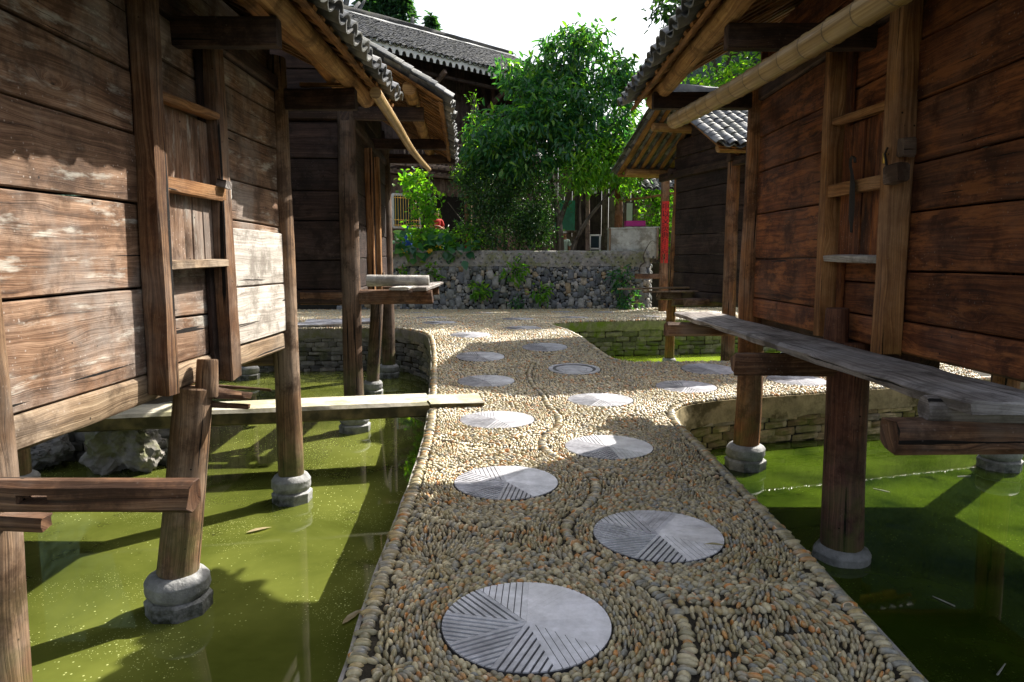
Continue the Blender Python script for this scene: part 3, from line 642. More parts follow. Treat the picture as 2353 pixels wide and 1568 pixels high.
def boards(mb, F, a0, a1, zs, b0=0.0, th=.035, tilt=.014, gap=.0055, lim=None):
    sm = [(random.uniform(-tilt, tilt), random.uniform(-tilt, tilt)) for _ in zs]; sm[0] = (0, 0); sm[-1] = (0, 0)
    n = max(2, int(abs(a1 - a0) / .2))
    for i in range(len(zs) - 1):
        bo = b0 + random.uniform(-.006, .006); tw = random.uniform(-.004, .004); c = .006; rings = []; q0 = random.uniform(0, 50)
        for k in range(n + 1):
            t = k / n; a = a0 + (a1 - a0) * t
            wv = lambda z, q: .004 * mnoise.noise((a * 1.6, z * 3, q))
            lo = zs[i] + sm[i][0] * (1 - t) + sm[i][1] * t + gap + wv(zs[i], 1); hi = zs[i + 1] + sm[i + 1][0] * (1 - t) + sm[i + 1][1] * t - gap + wv(zs[i + 1], 1)
            b = bo + tw * (2 * t - 1) + .004 * mnoise.noise((a * 1.1, q0, 3))
            rings.append([F(a, b, lo + c), F(a, b + .002, (lo + hi) / 2), F(a, b, hi - c), F(a, b - c, hi), F(a, b - th, hi), F(a, b - th, lo), F(a, b - c, lo)])
        mb.loft(rings)

def seams(lo, hi, w=.36):
    n = max(1, round((hi - lo) / w)); z = [lo + (hi - lo) * i / n for i in range(n + 1)]
    return [z[0]] + [q + random.uniform(-.06, .06) for q in z[1:-1]] + [z[-1]]

def granary(label, A, B, nrm_side, depth, zw, zb, sill, ztop, mats, r=.11, eave=(.55, 2.95, .075, .5), over=(.7, .8), n_e=.8, outr_lo=None, outr_hi=None,
            jambs=None, door=None, front_seams=None, stub=None, base_at=(1, 1, 1, 1), hi_h=.16, post_top=3.1, post_r=None, rear_posts=True, lean=None, p0s=(0, 0), mid_purlin=False):
    A = Vector((A[0], A[1], 0)); B = Vector((B[0], B[1], 0)); t = (B - A); L = t.length; t.normalize(); nn = Vector((t.y, -t.x, 0)) * nrm_side
    def W(s_, n_, z_): q = A + t * s_ + nn * n_; return (q.x, q.y, z_)
    root = empty('granary', (A.x, A.y, zw), label, 'granary', 'timber granaries standing on stilts in the ponds')
    wall, dark, post, beam = mats
    # posts with carved stone bases
    for i, (s_, n_) in enumerate(((p0s[0], -.02 + p0s[1]), (L, -.02), (0, -depth + .02), (L, -depth + .02))):
        pr = r if post_r is None else post_r[i]
        mb = MB(); dx = (lean or {}).get(i, (0, 0))
        b_ = W(s_, n_, zw + .235); tp = W(s_ + dx[0], n_ + dx[1], post_top); mb.log(b_, tp, pr * 1.04, pr * .88, wob=.007)
        p = mb.build('post', M[post], root)
        sb = MB(); stone_base(sb, b_, zw, pr); sb.build('stone_base', M['pondbase'], p)
    mid = L / 2
    if stub:
        ss, top, rad, ln_, bh = stub; mb = MB()
        b_ = W(ss, -.09 if bh else 0, zw + (.235 if bh else .08)); mb.log(b_, W(ss + ln_[0], .02, zb - .01), rad, rad * .95, wob=.008)
        mb.log(W(ss + ln_[0] + .01, rad * .55 + .03, zb - .06), W(ss + ln_[0] * 1.35, rad * .55 + .035, top), rad * .58, rad * .52, wob=.004)
        p = mb.build('stub_post', M[post if bh else 'post_stub'], root); sb = MB(); stone_base(sb, b_, zw if bh else zw - .15, rad * (1 if bh else .86)); sb.build('stone_base', M['pondbase'], p)
    # sill beams and floor
    for (p0, p1) in ((W(r * .8, -.045, (zb + sill) / 2), W(L - r * .8, -.045, (zb + sill) / 2)), (W(0, -.13, (zb + sill) / 2 - .004), W(0, -depth + .1, (zb + sill) / 2 - .004)), (W(L, -.13, (zb + sill) / 2 - .004), W(L, -depth + .1, (zb + sill) / 2 - .004)), (W(r, -depth + .05, (zb + sill) / 2), W(L - r, -depth + .05, (zb + sill) / 2))):
        mb = MB(); mb.beam(p0, p1, .11, sill - zb - .004, jit=.004); mb.build('sill_beam', M[beam], root)
    mb = MB(); n_ = 7
    for k in range(n_):
        y0 = -.12 - (depth - .24) * k / n_; y1 = -.12 - (depth - .24) * (k + .97) / n_
        mb.beam(W(.08, (y0 + y1) / 2, sill - .05), W(L - .08, (y0 + y1) / 2, sill - .05), abs(y1 - y0), .03, jit=.002)
    mb.build('floor', M['wall_shaded'], root)
    for s_ in (L * .33, L * .66):
        mb = MB(); mb.beam(W(s_, -.1, zb + .02), W(s_, -depth + .1, zb + .02), .1, .1); mb.build('floor_joist', M['beam_dark'], root)
    # walls
    segs = [(r * .75, L - r * .75)] if not jambs else [(r * .75, jambs[0][0] - .02), (jambs[0][0] + .01, jambs[1][0] - .01), (jambs[1][0] + .02, L - r * .75)]
    mb = MB()
    for i, (a, b) in enumerate(segs):
        if front_seams: zs = [sill] + [z + random.uniform(-.015, .015) for z in front_seams[min(i, len(front_seams) - 1)]] + [ztop]
        else: zs = seams(sill, ztop)
        boards(mb, W, a, b, zs, b0=0.0 if i != 1 else -.012)
    mb.build('front_wall', M[wall], root)
    slope = eave[3]; zr = eave[1] + eave[2]
    def zroof(n_):  # underside of the rafters
        nr_ = -depth / 2; return zr + (eave[0] - (n_ if n_ > nr_ else 2 * nr_ - n_)) * slope
    for k, s_ in enumerate((0.0, L)):
        mb = MB(); sg = -1 if k == 0 else 1
        F = lambda a, b, z, s_=s_, sg=sg: W(s_ + sg * b, a, z)
        boards(mb, F, -.10, -depth + .10, seams(sill, ztop), b0=.0)
        # gable boards up to the ridge
        z = ztop
        while z < zroof(-depth / 2) - .15:
            z1 = min(z + .3, zroof(-depth / 2) - .04); half = (zroof(-depth / 2) - z1) / slope
            c_ = -depth / 2; boards(mb, F, min(c_ + half + .1, 0), max(c_ - half - .1, -depth), [z, z1], b0=-.02); z = z1
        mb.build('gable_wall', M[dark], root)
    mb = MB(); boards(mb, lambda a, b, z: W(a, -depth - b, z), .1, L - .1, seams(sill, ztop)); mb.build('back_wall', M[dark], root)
    mb = MB(); boards(mb, W, .02, L - .02, seams(ztop + .13, zroof(0) - .06, .3), b0=-.05, th=.02); mb.build('attic_wall', M[wall], root)
    # top plates and tie beams that carry the eaves
    for n_ in (-.02, -depth + .02):
        mb = MB(); mb.beam(W(-.1, n_, ztop + .06), W(L + .1, n_, ztop + .06), .1, .12); mb.build('top_plate', M['beam_dark'], root)
    for i, (s_, n1, zc) in enumerate(outr_hi or ()):
        mb = MB(); mb.beam(W(s_, -depth - eave[0] + .1, zc), W(s_, n1, zc), .10, hi_h, jit=.005, ch=.1); mb.build('tie_beam', M['beam_dark'], root)
    for (s_, n0, n1, zc, h_, w_) in (outr_lo or ()):
        mb = MB(); mb.beam(W(s_, n0, zc), W(s_, n1, zc), w_, h_, jit=.007, ch=.22, rag=.02); mb.build('outrigger', M['outrigger'], root)
    # purlins
    s0, s1 = -over[0], L + over[1]
    for n_ in (eave[0], -depth - eave[0]):
        mb = MB(); mb.log(W(s0 + .12, n_, eave[1]), W(s1 - .22, n_, eave[1]), eave[2], eave[2] * .92, wob=.012, knob=.1); mb.build('eave_purlin', M['log_tan'], root)
    if mid_purlin:
        mb = MB(); mb.log(W(s0 + .25, eave[0] - .17, eave[1] + .05), W(s1 - .5, eave[0] - .15, eave[1] + .04), eave[2] * .9, eave[2] * .8, wob=.014); mb.build('eave_purlin', M['rafter'], root)
    for n_ in (-depth * .25, -depth / 2, -depth * .75):
        mb = MB(); mb.log(W(s0 + .1, n_, zroof(n_) - .075), W(s1 - .1, n_, zroof(n_) - .075), .07, .065); mb.build('roof_purlin', M['log_tan'], root)
    # roof
    ridge_n = -depth / 2; run = n_e - ridge_n; sl_len = run * math.hypot(1, slope); ca, sa = 1 / math.hypot(1, slope), slope / math.hypot(1, slope)
    rz = zroof(ridge_n); roof = None
    for sg in (1, -1):
        dd = np.array(nn) * (sg * ca) + np.array((0, 0, -sa)); top = np.array(W(s0, ridge_n, rz + .028))
        o = tile_slope('roof_tiles', root, top, np.array(t), dd, s1 - s0, sl_len)
        nm = np.array(nn) * (sg * sa) + np.array((0, 0, ca))
        k = 0; s_ = s0 + .06
        while s_ < s1 - .03:
            a = top + np.array(t) * (s_ - s0); b = a + dd * (sl_len - .07 - random.uniform(0, .04)); mb = MB()
            mb.beam(Vector(a - nm * .014), Vector(b - nm * .014), .075 if k % 5 else .1, .024, up=nm, jit=.003, seg=4)
            mb.build('rafter', M['rafter'], o); s_ += .19; k += 1
        mb = MB(); e = top + dd * (sl_len - .09)
        mb.beam(Vector(e + np.array(t) * .03 - nm * .045), Vector(e + np.array(t) * (s1 - s0 - .03) - nm * .045), .055, .025, up=nm); mb.build('eave_batten', M['rafter'], o)
    mb = MB(); mb.beam(W(s0, ridge_n, rz + .16), W(s1, ridge_n, rz + .16), .16, .16, jit=.012, seg=30); mb.build('ridge_cap', M['tile'], root)
    # door between two jamb timbers
    if jambs:
        for (s_, wj, pj, zl, zh, ls) in jambs:
            mb = MB(); mb.beam(W(s_, pj / 2 + .004, zl), W(s_ + ls, pj / 2 - .006, zh), pj, wj, up=t, jit=.007, ch=.1, rag=.01); mb.build('door_jamb', M['jamb_left' if post == 'post' else 'jamb'], root)
            mb = MB(); e = (.5 * wj + .035) * (1 if s_ == jambs[0][0] else -1)
            mb.beam(W(s_ + e, .012, zl + .04), W(s_ + e, .012, zh), .03, .07, up=t, jit=.003); mb.build('jamb_board', M[dark], root)
    if door:
        a0, a1, z0, z1, zl, hook = door; root_d = None; mb = MB(); k = 5; x = a0; ws = [random.uniform(.7, 1.3) for _ in range(k)]; q = (a1 - a0) / sum(ws)
        for wi in ws:
            mb.beam(W(x + wi * q / 2, .022, z0), W(x + wi * q / 2, .022 + random.uniform(-.004, .004), z1), wi * q - .004, .028, up=nn, jit=.003, ch=.2); x += wi * q
        d_ = mb.build('door', M[wall], root)
        mb = MB(); mb.beam(W(a0 - .02, .075, zl), W(a1 + .05, .085, zl + .01), .05, .085, jit=.005); mb.build('latch_bar', M['jamb'], d_)
        mb = MB(); mb.beam(W(a0 - .03, .06, z1 + .02), W(a1 + .02, .07, z1 + .05), .07, .045, jit=.004); mb.build('lintel_bar', M['jamb'], root)
        mb = MB(); mb.beam(W(a0 - .03, .07, z0 - .03), W(a1 + .02, .07, z0 - .02), .10, .05, jit=.006); mb.build('door_sill', M['pale_log' if hook else 'beam_pale'], root)
        if hook:
            mb = MB(); ms = (a0 + a1) / 2 + .02; pts = [(ms - .045, zl + .145), (ms - .04, zl + .175), (ms - .01, zl + .19), (ms + .015, zl + .17), (ms + .01, zl + .13), (ms - .015, zl + .08), (ms - .03, zl), (ms - .035, zl - .10), (ms - .04, zl - .2), (ms - .05, zl - .29)]
            wd = [.014, .017, .018, .019, .018, .022, .036, .040, .034, .008]; rings = []
            for (a, z), w_ in zip(pts, wd):
                rings.append([W(a - w_, .125, z), W(a, .135, z + w_ * .3), W(a + w_, .125, z), W(a, .115, z)])
            mb.loft(rings); mb.build('door_hook', M['iron'], d_)
            mb = MB(); js = jambs[0][0]; mb.beam(W(js - .07, .155, zl + .01), W(js - .20, .15, zl + .015), .07, .10, jit=.004); mb.build('latch_block', M['outrigger'], d_)
            mb = MB(); mb.beam(W(js - .09, .05, zl + .16), W(js - .09, .11, zl + .16), .075, .10, jit=.006); mb.build('latch_peg', M['outrigger'], root)
            mb = MB(); mb.beam(W(js + .0, .15, zl + .09), W(js + .0, .15, zl + .14), .022, .02, up=nn, ch=.2, jit=0); lk = mb.build('padlock', M['brass'], d_)
            mb = MB(); mb.log(W(js - .02, .155, zl + .135), W(js - .05, .155, zl + .07), .007, .007, n=8); mb.log(W(js + .0, .157, zl + .14), W(js - .02, .157, zl + .165), .006, .006, n=8); mb.build('lock_staple', M['iron'], d_)
        else:
            mb = MB(); mb.beam(W(jambs[1][0] - .10, .10, zl + .07), W(jambs[1][0] - .10, .15, zl + .06), .10, .045, jit=.006); mb.build('latch_peg', M['grey_plank'], root)
            mb = MB(); mb.beam(W(jambs[1][0] + .06, .02, zl + .04), W(jambs[1][0] + .06, .09, zl + .04), .05, .10, jit=.006); mb.build('latch_block', M['pale_log'], root)
    return root, W, L

# left granary: sunlit board wall; runs along the left edge of the picture
g1, W1, L1 = granary('left foreground granary with sunlit brown board wall and closed plank door', (-1.93, 2.35), (-1.91, 5.79), 1, 2.45, ZL, .75, .90, 2.85, ('wall_left', 'wall_shaded', 'post', 'beam_pale'),
    r=.105, eave=(.58, 2.955, .075, .5), over=(1.3, .88), n_e=.86, post_top=3.12, post_r=(.108, .105, .12, .11), lean={1: (-.02, .0), 0: (.02, .02)}, p0s=(.08, .0),
    outr_hi=[(0, .55, 2.80), (1.75, .58, 2.79), (L1_ := 3.44, .63, 2.80)],
    outr_lo=[(0, -.5, .80, .668, .125, .095), (L1_, -1.9, -.08, .66, .12, .1)],
    jambs=[(1.24, .12, .115, .79, 3.0, .05), (2.09, .135, .11, .73, 2.95, -.03)], door=(1.33, 2.0, 1.50, 2.33, 1.90, False),
    front_seams=[[1.36, 1.77, 2.12, 2.43], [1.17, 1.46, 1.9, 2.4, 2.6], [1.33, 1.75, 2.03, 2.38, 2.68]], stub=(1.56, .90, .115, (.10, 0), True), mid_purlin=True)
mb = MB(); boards(mb, W1, 2.19, 3.36, [.905, 1.31, 1.72], b0=.016, th=.02); mb.build('pale_board', M['board_sunlit'], g1)['label'] = 'nearly white boards with sunlight in their colour'
# the mortise slot through the near outrigger
ro = [o for o in g1.children if o.name == 'outrigger'][0]
mb = MB(); mb.box((0, 0, 0), (1, 1, 1)); mb.v = [W1(-.3 + v[0] * .6, .20 + v[1] * .11, .652 + v[2] * .032) for v in mb.v]; cut = mb.build('cutter', M['dark_gap'], g1, False)
for o_ in (ro, cut):
    b_ = bmesh.new(); b_.from_mesh(o_.data); bmesh.ops.recalc_face_normals(b_, faces=b_.faces[:]); b_.to_mesh(o_.data); b_.free()
bm_ = ro.modifiers.new('b', 'BOOLEAN'); bm_.operation = 'DIFFERENCE'; bm_.object = cut; bm_.solver = 'EXACT'; bpy.context.view_layer.update()
me2 = bpy.data.meshes.new_from_object(ro.evaluated_get(bpy.context.evaluated_depsgraph_get())); ro.modifiers.clear(); ro.data = me2; bpy.data.objects.remove(cut)
# low beam wedge and the splintered stump of the middle outrigger
mb = MB(); mb.beam(W1(.03, -.05, .565), W1(.03, .24, .555), .07, .045, jit=.008); mb.build('beam_wedge', M['outrigger'], g1)
mb = MB(); mb.beam(W1(1.72, .05, .70), W1(1.72, .30, .68), .07, .07, jit=.014, rag=.05, taper=.5); mb.beam(W1(1.78, .08, .73), W1(1.80, .43, .70), .04, .03, jit=.012, taper=.35); mb.beam(W1(1.7, .05, .64), W1(1.7, .33, .62), .05, .035, jit=.012, taper=.5)
mb.build('broken_outrigger', M['outrigger'], g1)
# second granary on the left
g2, W2, L2 = granary('second granary on the left with dark gable wall behind the white logs', (-1.92, 8.25), (-2.19, 12.1), 1, 2.5, ZL, .97, 1.14, 3.1, ('wall_shaded', 'wall_shaded', 'post_dark', 'beam_dark'),
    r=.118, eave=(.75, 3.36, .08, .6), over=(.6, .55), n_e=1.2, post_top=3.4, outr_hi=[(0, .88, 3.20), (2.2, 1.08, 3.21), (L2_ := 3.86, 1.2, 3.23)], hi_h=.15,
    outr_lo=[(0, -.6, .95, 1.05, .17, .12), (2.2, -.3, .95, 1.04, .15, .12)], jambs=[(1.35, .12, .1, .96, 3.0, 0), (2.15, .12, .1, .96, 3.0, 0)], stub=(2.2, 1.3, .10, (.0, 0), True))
# right foreground granary
g3, W3, L3 = granary('right foreground granary with red brown board wall and a hooked plank door', (2.27, 2.55), (2.30, 6.6), -1, 2.55, ZR, .955, 1.14, 2.95, ('wall_right', 'wall_right', 'post_right', 'wall_right'),
    r=.12, eave=(.90, 3.06, .08, .55), over=(1.3, .62), n_e=1.17, post_top=3.2, hi_h=.15, outr_hi=[(0, .9, 2.93), (1.98, .92, 2.90), (4.05, .98, 2.97)],
    outr_lo=[(.05, -.6, .80, .82, .13, .12), (1.98, -.3, .79, .80, .14, .12), (4.05, -.5, .80, .83, .14, .12)],
    jambs=[(1.45, .125, .13, .95, 3.0, .04), (2.29, .12, .12, .97, 2.92, .04)], door=(1.53, 2.22, 1.53, 2.38, 1.96, True),
    front_seams=[[1.43, 1.76, 2.06, 2.41, 2.7], [1.36, 1.5, 2.0, 2.4, 2.65], [1.52, 1.9, 2.28, 2.62]], stub=(1.98, 1.17, .138, (.02, 0), False))
# small granary behind it, gable towards the path
g4, W4, L4 = granary('smaller granary at the far pond, gable end to the path and tiled slope forwards', (3.44, 10.78), (5.94, 11.53), 1, 1.85, ZF, .80, .96, 3.0, ('wall_shaded', 'wall_shaded', 'post_right', 'beam_dark'),
    r=.105, post_r=(.105, .105, .085, .1), eave=(.55, 3.10, .075, .62), over=(.78, .7), n_e=.80, post_top=3.15, hi_h=.13, lean={0: (.02, -.04), 2: (.09, 0)},
    outr_hi=[(0, .5, 3.0), (2.6, .5, 3.0)])
for (a, b, zc) in ((-.42, -.55, .80), (-.30, -.95, .78), (-.45, -1.45, .86)):
    mb = MB(); mb.beam(W4(-.45, b, zc), W4(.3, b, zc), .14, .13, jit=.012, rag=.02); mb.build('outrigger', M['outrigger'], g4)

mb = MB(); mb.beam(W3(1.4, -.16, .885), W3(3.98, -.14, .885), .12, .15); mb.build('floor_joist', M['beam_dark'], g3)
def solo(mb, name, mat, label, cat, group=None, **k):
    o = mb.build(name, M[mat], None, **k); return tag(o, label, cat, group)
# bench plank on the right outriggers
def rough_plank(mb, p0, p1, w0, w1, th, n=26, edge=.012):
    p0 = Vector(p0); p1 = Vector(p1); d = (p1 - p0); L = d.length; d.normalize(); sd = d.cross(Vector((0, 0, 1))).normalized(); rings = []; q = random.uniform(0, 50)
    for k in range(n + 1):
        t = k / n; w_ = w0 + (w1 - w0) * t; c = p0 + d * (L * t); ring = []
        for (x, z) in ((-.5, -.3), (-.5, .3), (-.44, .5), (-.2, .5), (.15, .5), (.44, .5), (.5, .25), (.47, -.4), (.2, -.5), (-.3, -.5)):
            nx_ = edge * mnoise.noise((q + x * 5, t * L * 3.2, 1)) + edge * .5 * mnoise.noise((q + x * 5, t * L * 11, 4)) if abs(x) > .4 else 0; nz = edge * .4 * mnoise.noise((q + x * 7, t * L * 2.0, z * 9))
            e = .05 * mnoise.noise((q + x * 6, 3, 3)) if k in (0, n) else 0
            ring.append(c + sd * (x * w_ + nx_) + Vector((0, 0, z * th + nz)) + d * e)
        rings.append(ring)
    mb.loft(rings)
mb = MB(); rough_plank(mb, (1.88, 7.02, .94), (1.845, 2.42, .965), .41, .40, .052, edge=.03); solo(mb, 'bench_plank', 'grey_plank', 'long grey weathered plank lying across the right granary beam ends', 'plank')
mb = MB(); mb.log((1.62, 2.62, .92), (2.2, 2.55, .92), .055, .05, wob=.004); solo(mb, 'log', 'grey_plank', 'short dark log end under the near end of the grey plank', 'log')
# logs and boards on the second granary's beams
mb = MB(); mb.log((-1.72, 8.16, 1.245), (-1.0, 8.2, 1.25), .07, .062, wob=.004, n=12); solo(mb, 'log', 'pale_log', 'white log with full sun put in its colour, on the left beam ends', 'log')
mb = MB(); rough_plank(mb, (-1.08, 8.05, 1.15), (-1.14, 10.6, 1.14), .16, .16, .04); solo(mb, 'plank', 'grey_plank', 'outer board lying under the white log, over the path', 'plank', 'boards laid across the left beam ends')
mb = MB(); rough_plank(mb, (-1.34, 8.07, 1.155), (-1.38, 10.6, 1.145), .22, .2, .035); solo(mb, 'plank', 'pale_log', 'pale inner board lying under the white log', 'plank', 'boards laid across the left beam ends')
# poles under the eaves
def pole(mb, pts, r0, r1, mat_nodes=False, n=12, sub=8):
    rings = []; P = [Vector(p) for p in pts]; q = []
    for i in range(len(P) - 1):
        for k in range(sub):
            t = k / sub; a = P[max(0, i - 1)]; b = P[i]; c = P[i + 1]; d = P[min(len(P) - 1, i + 2)]
            q.append(.5 * (2 * b + (c - a) * t + (2 * a - 5 * b + 4 * c - d) * t * t + (3 * b - a - 3 * c + d) * t ** 3))
    q.append(P[-1]); us = [0]; 
    for a, b in zip(q, q[1:]): us.append(us[-1] + (b - a).length)
    for i, c in enumerate(q):
        d = (q[min(len(q) - 1, i + 1)] - q[max(0, i - 1)]).normalized(); up = Vector((0, 0, 1)) if abs(d.z) < .9 else Vector((0, 1, 0)); sd = d.cross(up).normalized(); u2 = sd.cross(d)
        r = r0 + (r1 - r0) * us[i] / us[-1]; rings.append([c + sd * math.cos(2 * math.pi * k / n) * r + u2 * math.sin(2 * math.pi * k / n) * r for k in range(n)])
    
    mb.loft(rings, us=us, u0=0)
def bamboo(p0, p1, r0, r1, node=.26):
    mb = MB(); p0 = Vector(p0); p1 = Vector(p1); d = p1 - p0; L = d.length; d.normalize(); rings = []; us = []
    sd = d.cross(Vector((0, 0, 1))).normalized(); u2 = sd.cross(d); k = 0; u = 0.0; st = []
    while u < L:
        st += [(u, 1.0), (min(L, u + node * .5 - .014), 1.0), (min(L, u + node * .5 - .004), 1.07), (min(L, u + node * .5 + .004), 1.07), (min(L, u + node * .5 + .014), 1.0)]; u += node
    st.append((L, 1.0)); last = -1
    for u, s_ in st:
        if u <= last + 1e-5: continue
        last = u; r = (r0 + (r1 - r0) * u / L) * s_; c = p0 + d * u + Vector((0, 0, -.05 * math.sin(math.pi * u / L)))
        rings.append([c + sd * math.cos(2 * math.pi * i / 16) * r + u2 * math.sin(2 * math.pi * i / 16) * r for i in range(16)]); us.append(u)
    mb.loft(rings, us=us, u0=0.0); return mb
solo(bamboo((1.44, 6.25, 2.72), (1.50, 1.2, 2.50), .066, .058), 'bamboo_pole', 'bamboo', 'thick tan bamboo pole hung under the right eave', 'pole')
mb = MB(); pole(mb, [(-1.10, 5.7, 2.835), (-1.10, 6.75, 2.768), (-1.10, 7.8, 2.69), (-1.10, 9.25, 2.685)], .048, .03); solo(mb, 'bent_pole', 'bamboo', 'bent tan pole hung under the left eaves, reaching the second roof', 'pole')
# scraps of split wood on the left tie beam
mb = MB(); mb.beam((-1.72, 5.78, 2.915), (-1.38, 5.74, 2.905), .05, .035, jit=.006, taper=.6); solo(mb, 'wood_scrap', 'log_tan', 'orange split stick lying on the left tie beam end', 'stick')

# slab bridge over the left pond
mb = MB(); rough_plank(mb, (-.88, 6.98, -.005), (-4.1, 6.35, -.015), .50, .46, .17, edge=.012)
solo(mb, 'slab_bridge', 'cream_slab', 'long pale mossy slab bridging the left pond to the path', 'footbridge')
mb = MB(); rough_plank(mb, (-.34, 7.08, .028), (-.875, 7.0, .030), .43, .46, .06, n=10, edge=.02)
solo(mb, 'threshold_stone', 'cream_slab', 'smooth cream stone on the path at the end of the slab bridge', 'stone slab')

# ------------------------------------------------------------------ stone walls
def pillow_template():
    v = []; f = []; n = 4
    for j in range(n + 1):
        for i in range(n + 1):
            x = -1 + 2 * i / n; z = -1 + 2 * j / n; e = max(abs(x), abs(z)) ** 8; j_ = random.Random(i * 7 + j).uniform(-.12, .12)
            v.append((x * (1 - .07 * z * z), .85 - .42 * e + j_ * (1 - e), z * (1 - .05 * x * x)))
    for j in range(n):
        for i in range(n): a = j * (n + 1) + i; f.append((a, a + n + 1, a + n + 2, a + 1))
    ring = [i for i in range(n + 1)] + [k * (n + 1) + n for k in range(1, n + 1)] + [n * (n + 1) + i for i in range(n - 1, -1, -1)] + [k * (n + 1) for k in range(n - 1, 0, -1)]
    b = len(v); v += [(v[i][0] * .93, -1, v[i][2] * .93) for i in ring]
    for k in range(len(ring)): l = (k + 1) % len(ring); f.append((ring[k], ring[l], b + l, b + k))
    return v, f
PV, PF = pillow_template()
def stone_courses(line, z0, z1, hr, lr, depth, side, out=.0):
    """courses of slabs along a polyline -> positions, axes"""
    pos = []; mats = []; q = resample(line, .02); tot = len(q); cap_z = z1; z1 = z1 + float(gz(q[:, 1]).max())
    z = z0
    while z < z1 - .01:
        h = min(random.uniform(*hr), z1 - z); i = 0.0
        i = random.uniform(-6, 0)
        while i < tot - 2:
            l = random.uniform(*lr); k = int(max(0, min(tot - 1, i + l / .04))); x, y, dx, dy = q[k]; i += l / .02
            hh = h * random.uniform(.8, 1.25); nx, ny = dy * side, -dx * side; tl = random.uniform(-.08, .08)
            ax = Vector((dx, dy, tl)).normalized(); ay = Vector((nx, ny, random.uniform(-.1, .1))).normalized(); az = ax.cross(ay); az = az if az.z > 0 else -az; ay = az.cross(ax) if az.cross(ax).dot(Vector((nx, ny, 0))) > 0 else -az.cross(ax)
            if z + h / 2 > cap_z + gz(y): continue
            pos.append((x + nx * (out - depth * .9 + random.uniform(-.012, .012)), y + ny * (out - depth * .9), z + h / 2 + random.uniform(-.01, .01)))
            mats.append([[ax[c] * l * .49, ay[c] * depth, az[c] * hh * .5] for c in range(3)])
        z += h
    return np.array(pos), np.array(mats)
def pond_wall(label, line, zbot, side, mat, cap=.14, hr=(.05, .11), lr=(.12, .38), top=-.03):
    root = empty('pond_wall', (line[len(line) // 2][0], line[len(line) // 2][1], zbot), label, 'stone wall', 'stone walls around the ponds')
    p, m_ = stone_courses(line, zbot - .1, top - cap, hr, lr, .06, side, .035)
    inst('stones', PV, PF, p, m_, mat, root, smooth=False)
    # rendered band on top
    q = resample(line, .08); mb = MB(); rings = []
    for x, y, dx, dy in q:
        nx, ny = dy * side, -dx * side; o_ = .028 + .012 * mnoise.noise((x * 3, y * 3, 0)); t0_ = top + float(gz(y)); b_ = t0_ - cap - .03 + .04 * mnoise.noise((x * 2.2, y * 2.2, 5))
        rings.append([(x - nx * .05, y - ny * .05, b_), (x + nx * o_, y + ny * o_, b_), (x + nx * (o_ + .008), y + ny * (o_ + .008), (b_ + t0_) / 2), (x + nx * o_ * .7, y + ny * o_ * .7, t0_ + .012), (x - nx * .05, y - ny * .05, t0_ + .008)])
    mb.loft(rings); mb.build('mortar_band', M['band_yellow'] if mat is M['rubble_yellow'] else (M['rubble_green'] if mat is M['rubble_green'] else M['concrete']), root)
    return root
Lp = [p for p in LEFT]
pond_wall('curved dark rubble wall of the left pond under the second granary', [p for p in LEFT if p[1] > 8.2 and p[0] > -9], ZL, -1, M['rubble'])
pond_wall('left pond wall running straight along the near path edge', [p for p in LEFT if p[1] < 8.4 and p[0] > -1.2], ZL, -1, M['rubble'])
pond_wall('curved yellowish slab wall behind the right granary posts', [p for p in RIGHT if p[1] > 6.0 and p[0] < 10], ZR, 1, M['rubble_yellow'], cap=.2)
pond_wall('right pond wall along the near straight path edge', [p for p in RIGHT if p[1] < 6.2], ZR, 1, M['rubble'])
bk = [p for p in BACK if p[0] < 12]
fi = min(range(len(bk)), key=lambda i: (bk[i][0] - .73) ** 2 + (bk[i][1] - 13.7) ** 2)
pond_wall('mossy green far wall of the far pond, facing the viewer', bk[fi:], ZF, 1, M['rubble_green'], cap=.16, hr=(.07, .13), lr=(.15, .4))
pond_wall('low wall of the far pond on its path sides', bk[:fi + 1], ZF, 1, M['rubble'])

# ------------------------------------------------------------------ terrace and its cobble wall
TY = 20.75; TW = [(-9.5, TY - .5), (-3.6, TY - .15), (0.3, TY), (3.2, TY + .15), (4.15, TY + .3), (4.35, TY + .8)]
me = bpy.data.meshes.new('terrace_ground')
tv = [(x, y + .12, 1.36) for x, y in TW] + [(4.35, 26, 1.36), (16, 26, 1.36), (60, 70, 1.4), (-60, 70, 1.4), (-40, 20.3, 1.36)]
tb = [(x, y, -1.2) for x, y, z in tv]; n_ = len(tv)
me.from_pydata(tv + tb, [], [tuple(range(n_))] + [(i, n_ + i, n_ + (i + 1) % n_, (i + 1) % n_) for i in range(n_)])
o = link('terrace_ground', me, M['soil'], None, (0, 0, 0), False); o['kind'] = 'structure'
tw = empty('terrace_wall', (.3, TY, 0), 'long cobble retaining wall with a grey concrete band on top, across the background', 'stone wall')
line = smooth_line(TW, 1); pos = []; mats = []; q = resample(line, .02); q = q[q[:, 0] > -5.2]; pl = []; grid = {}
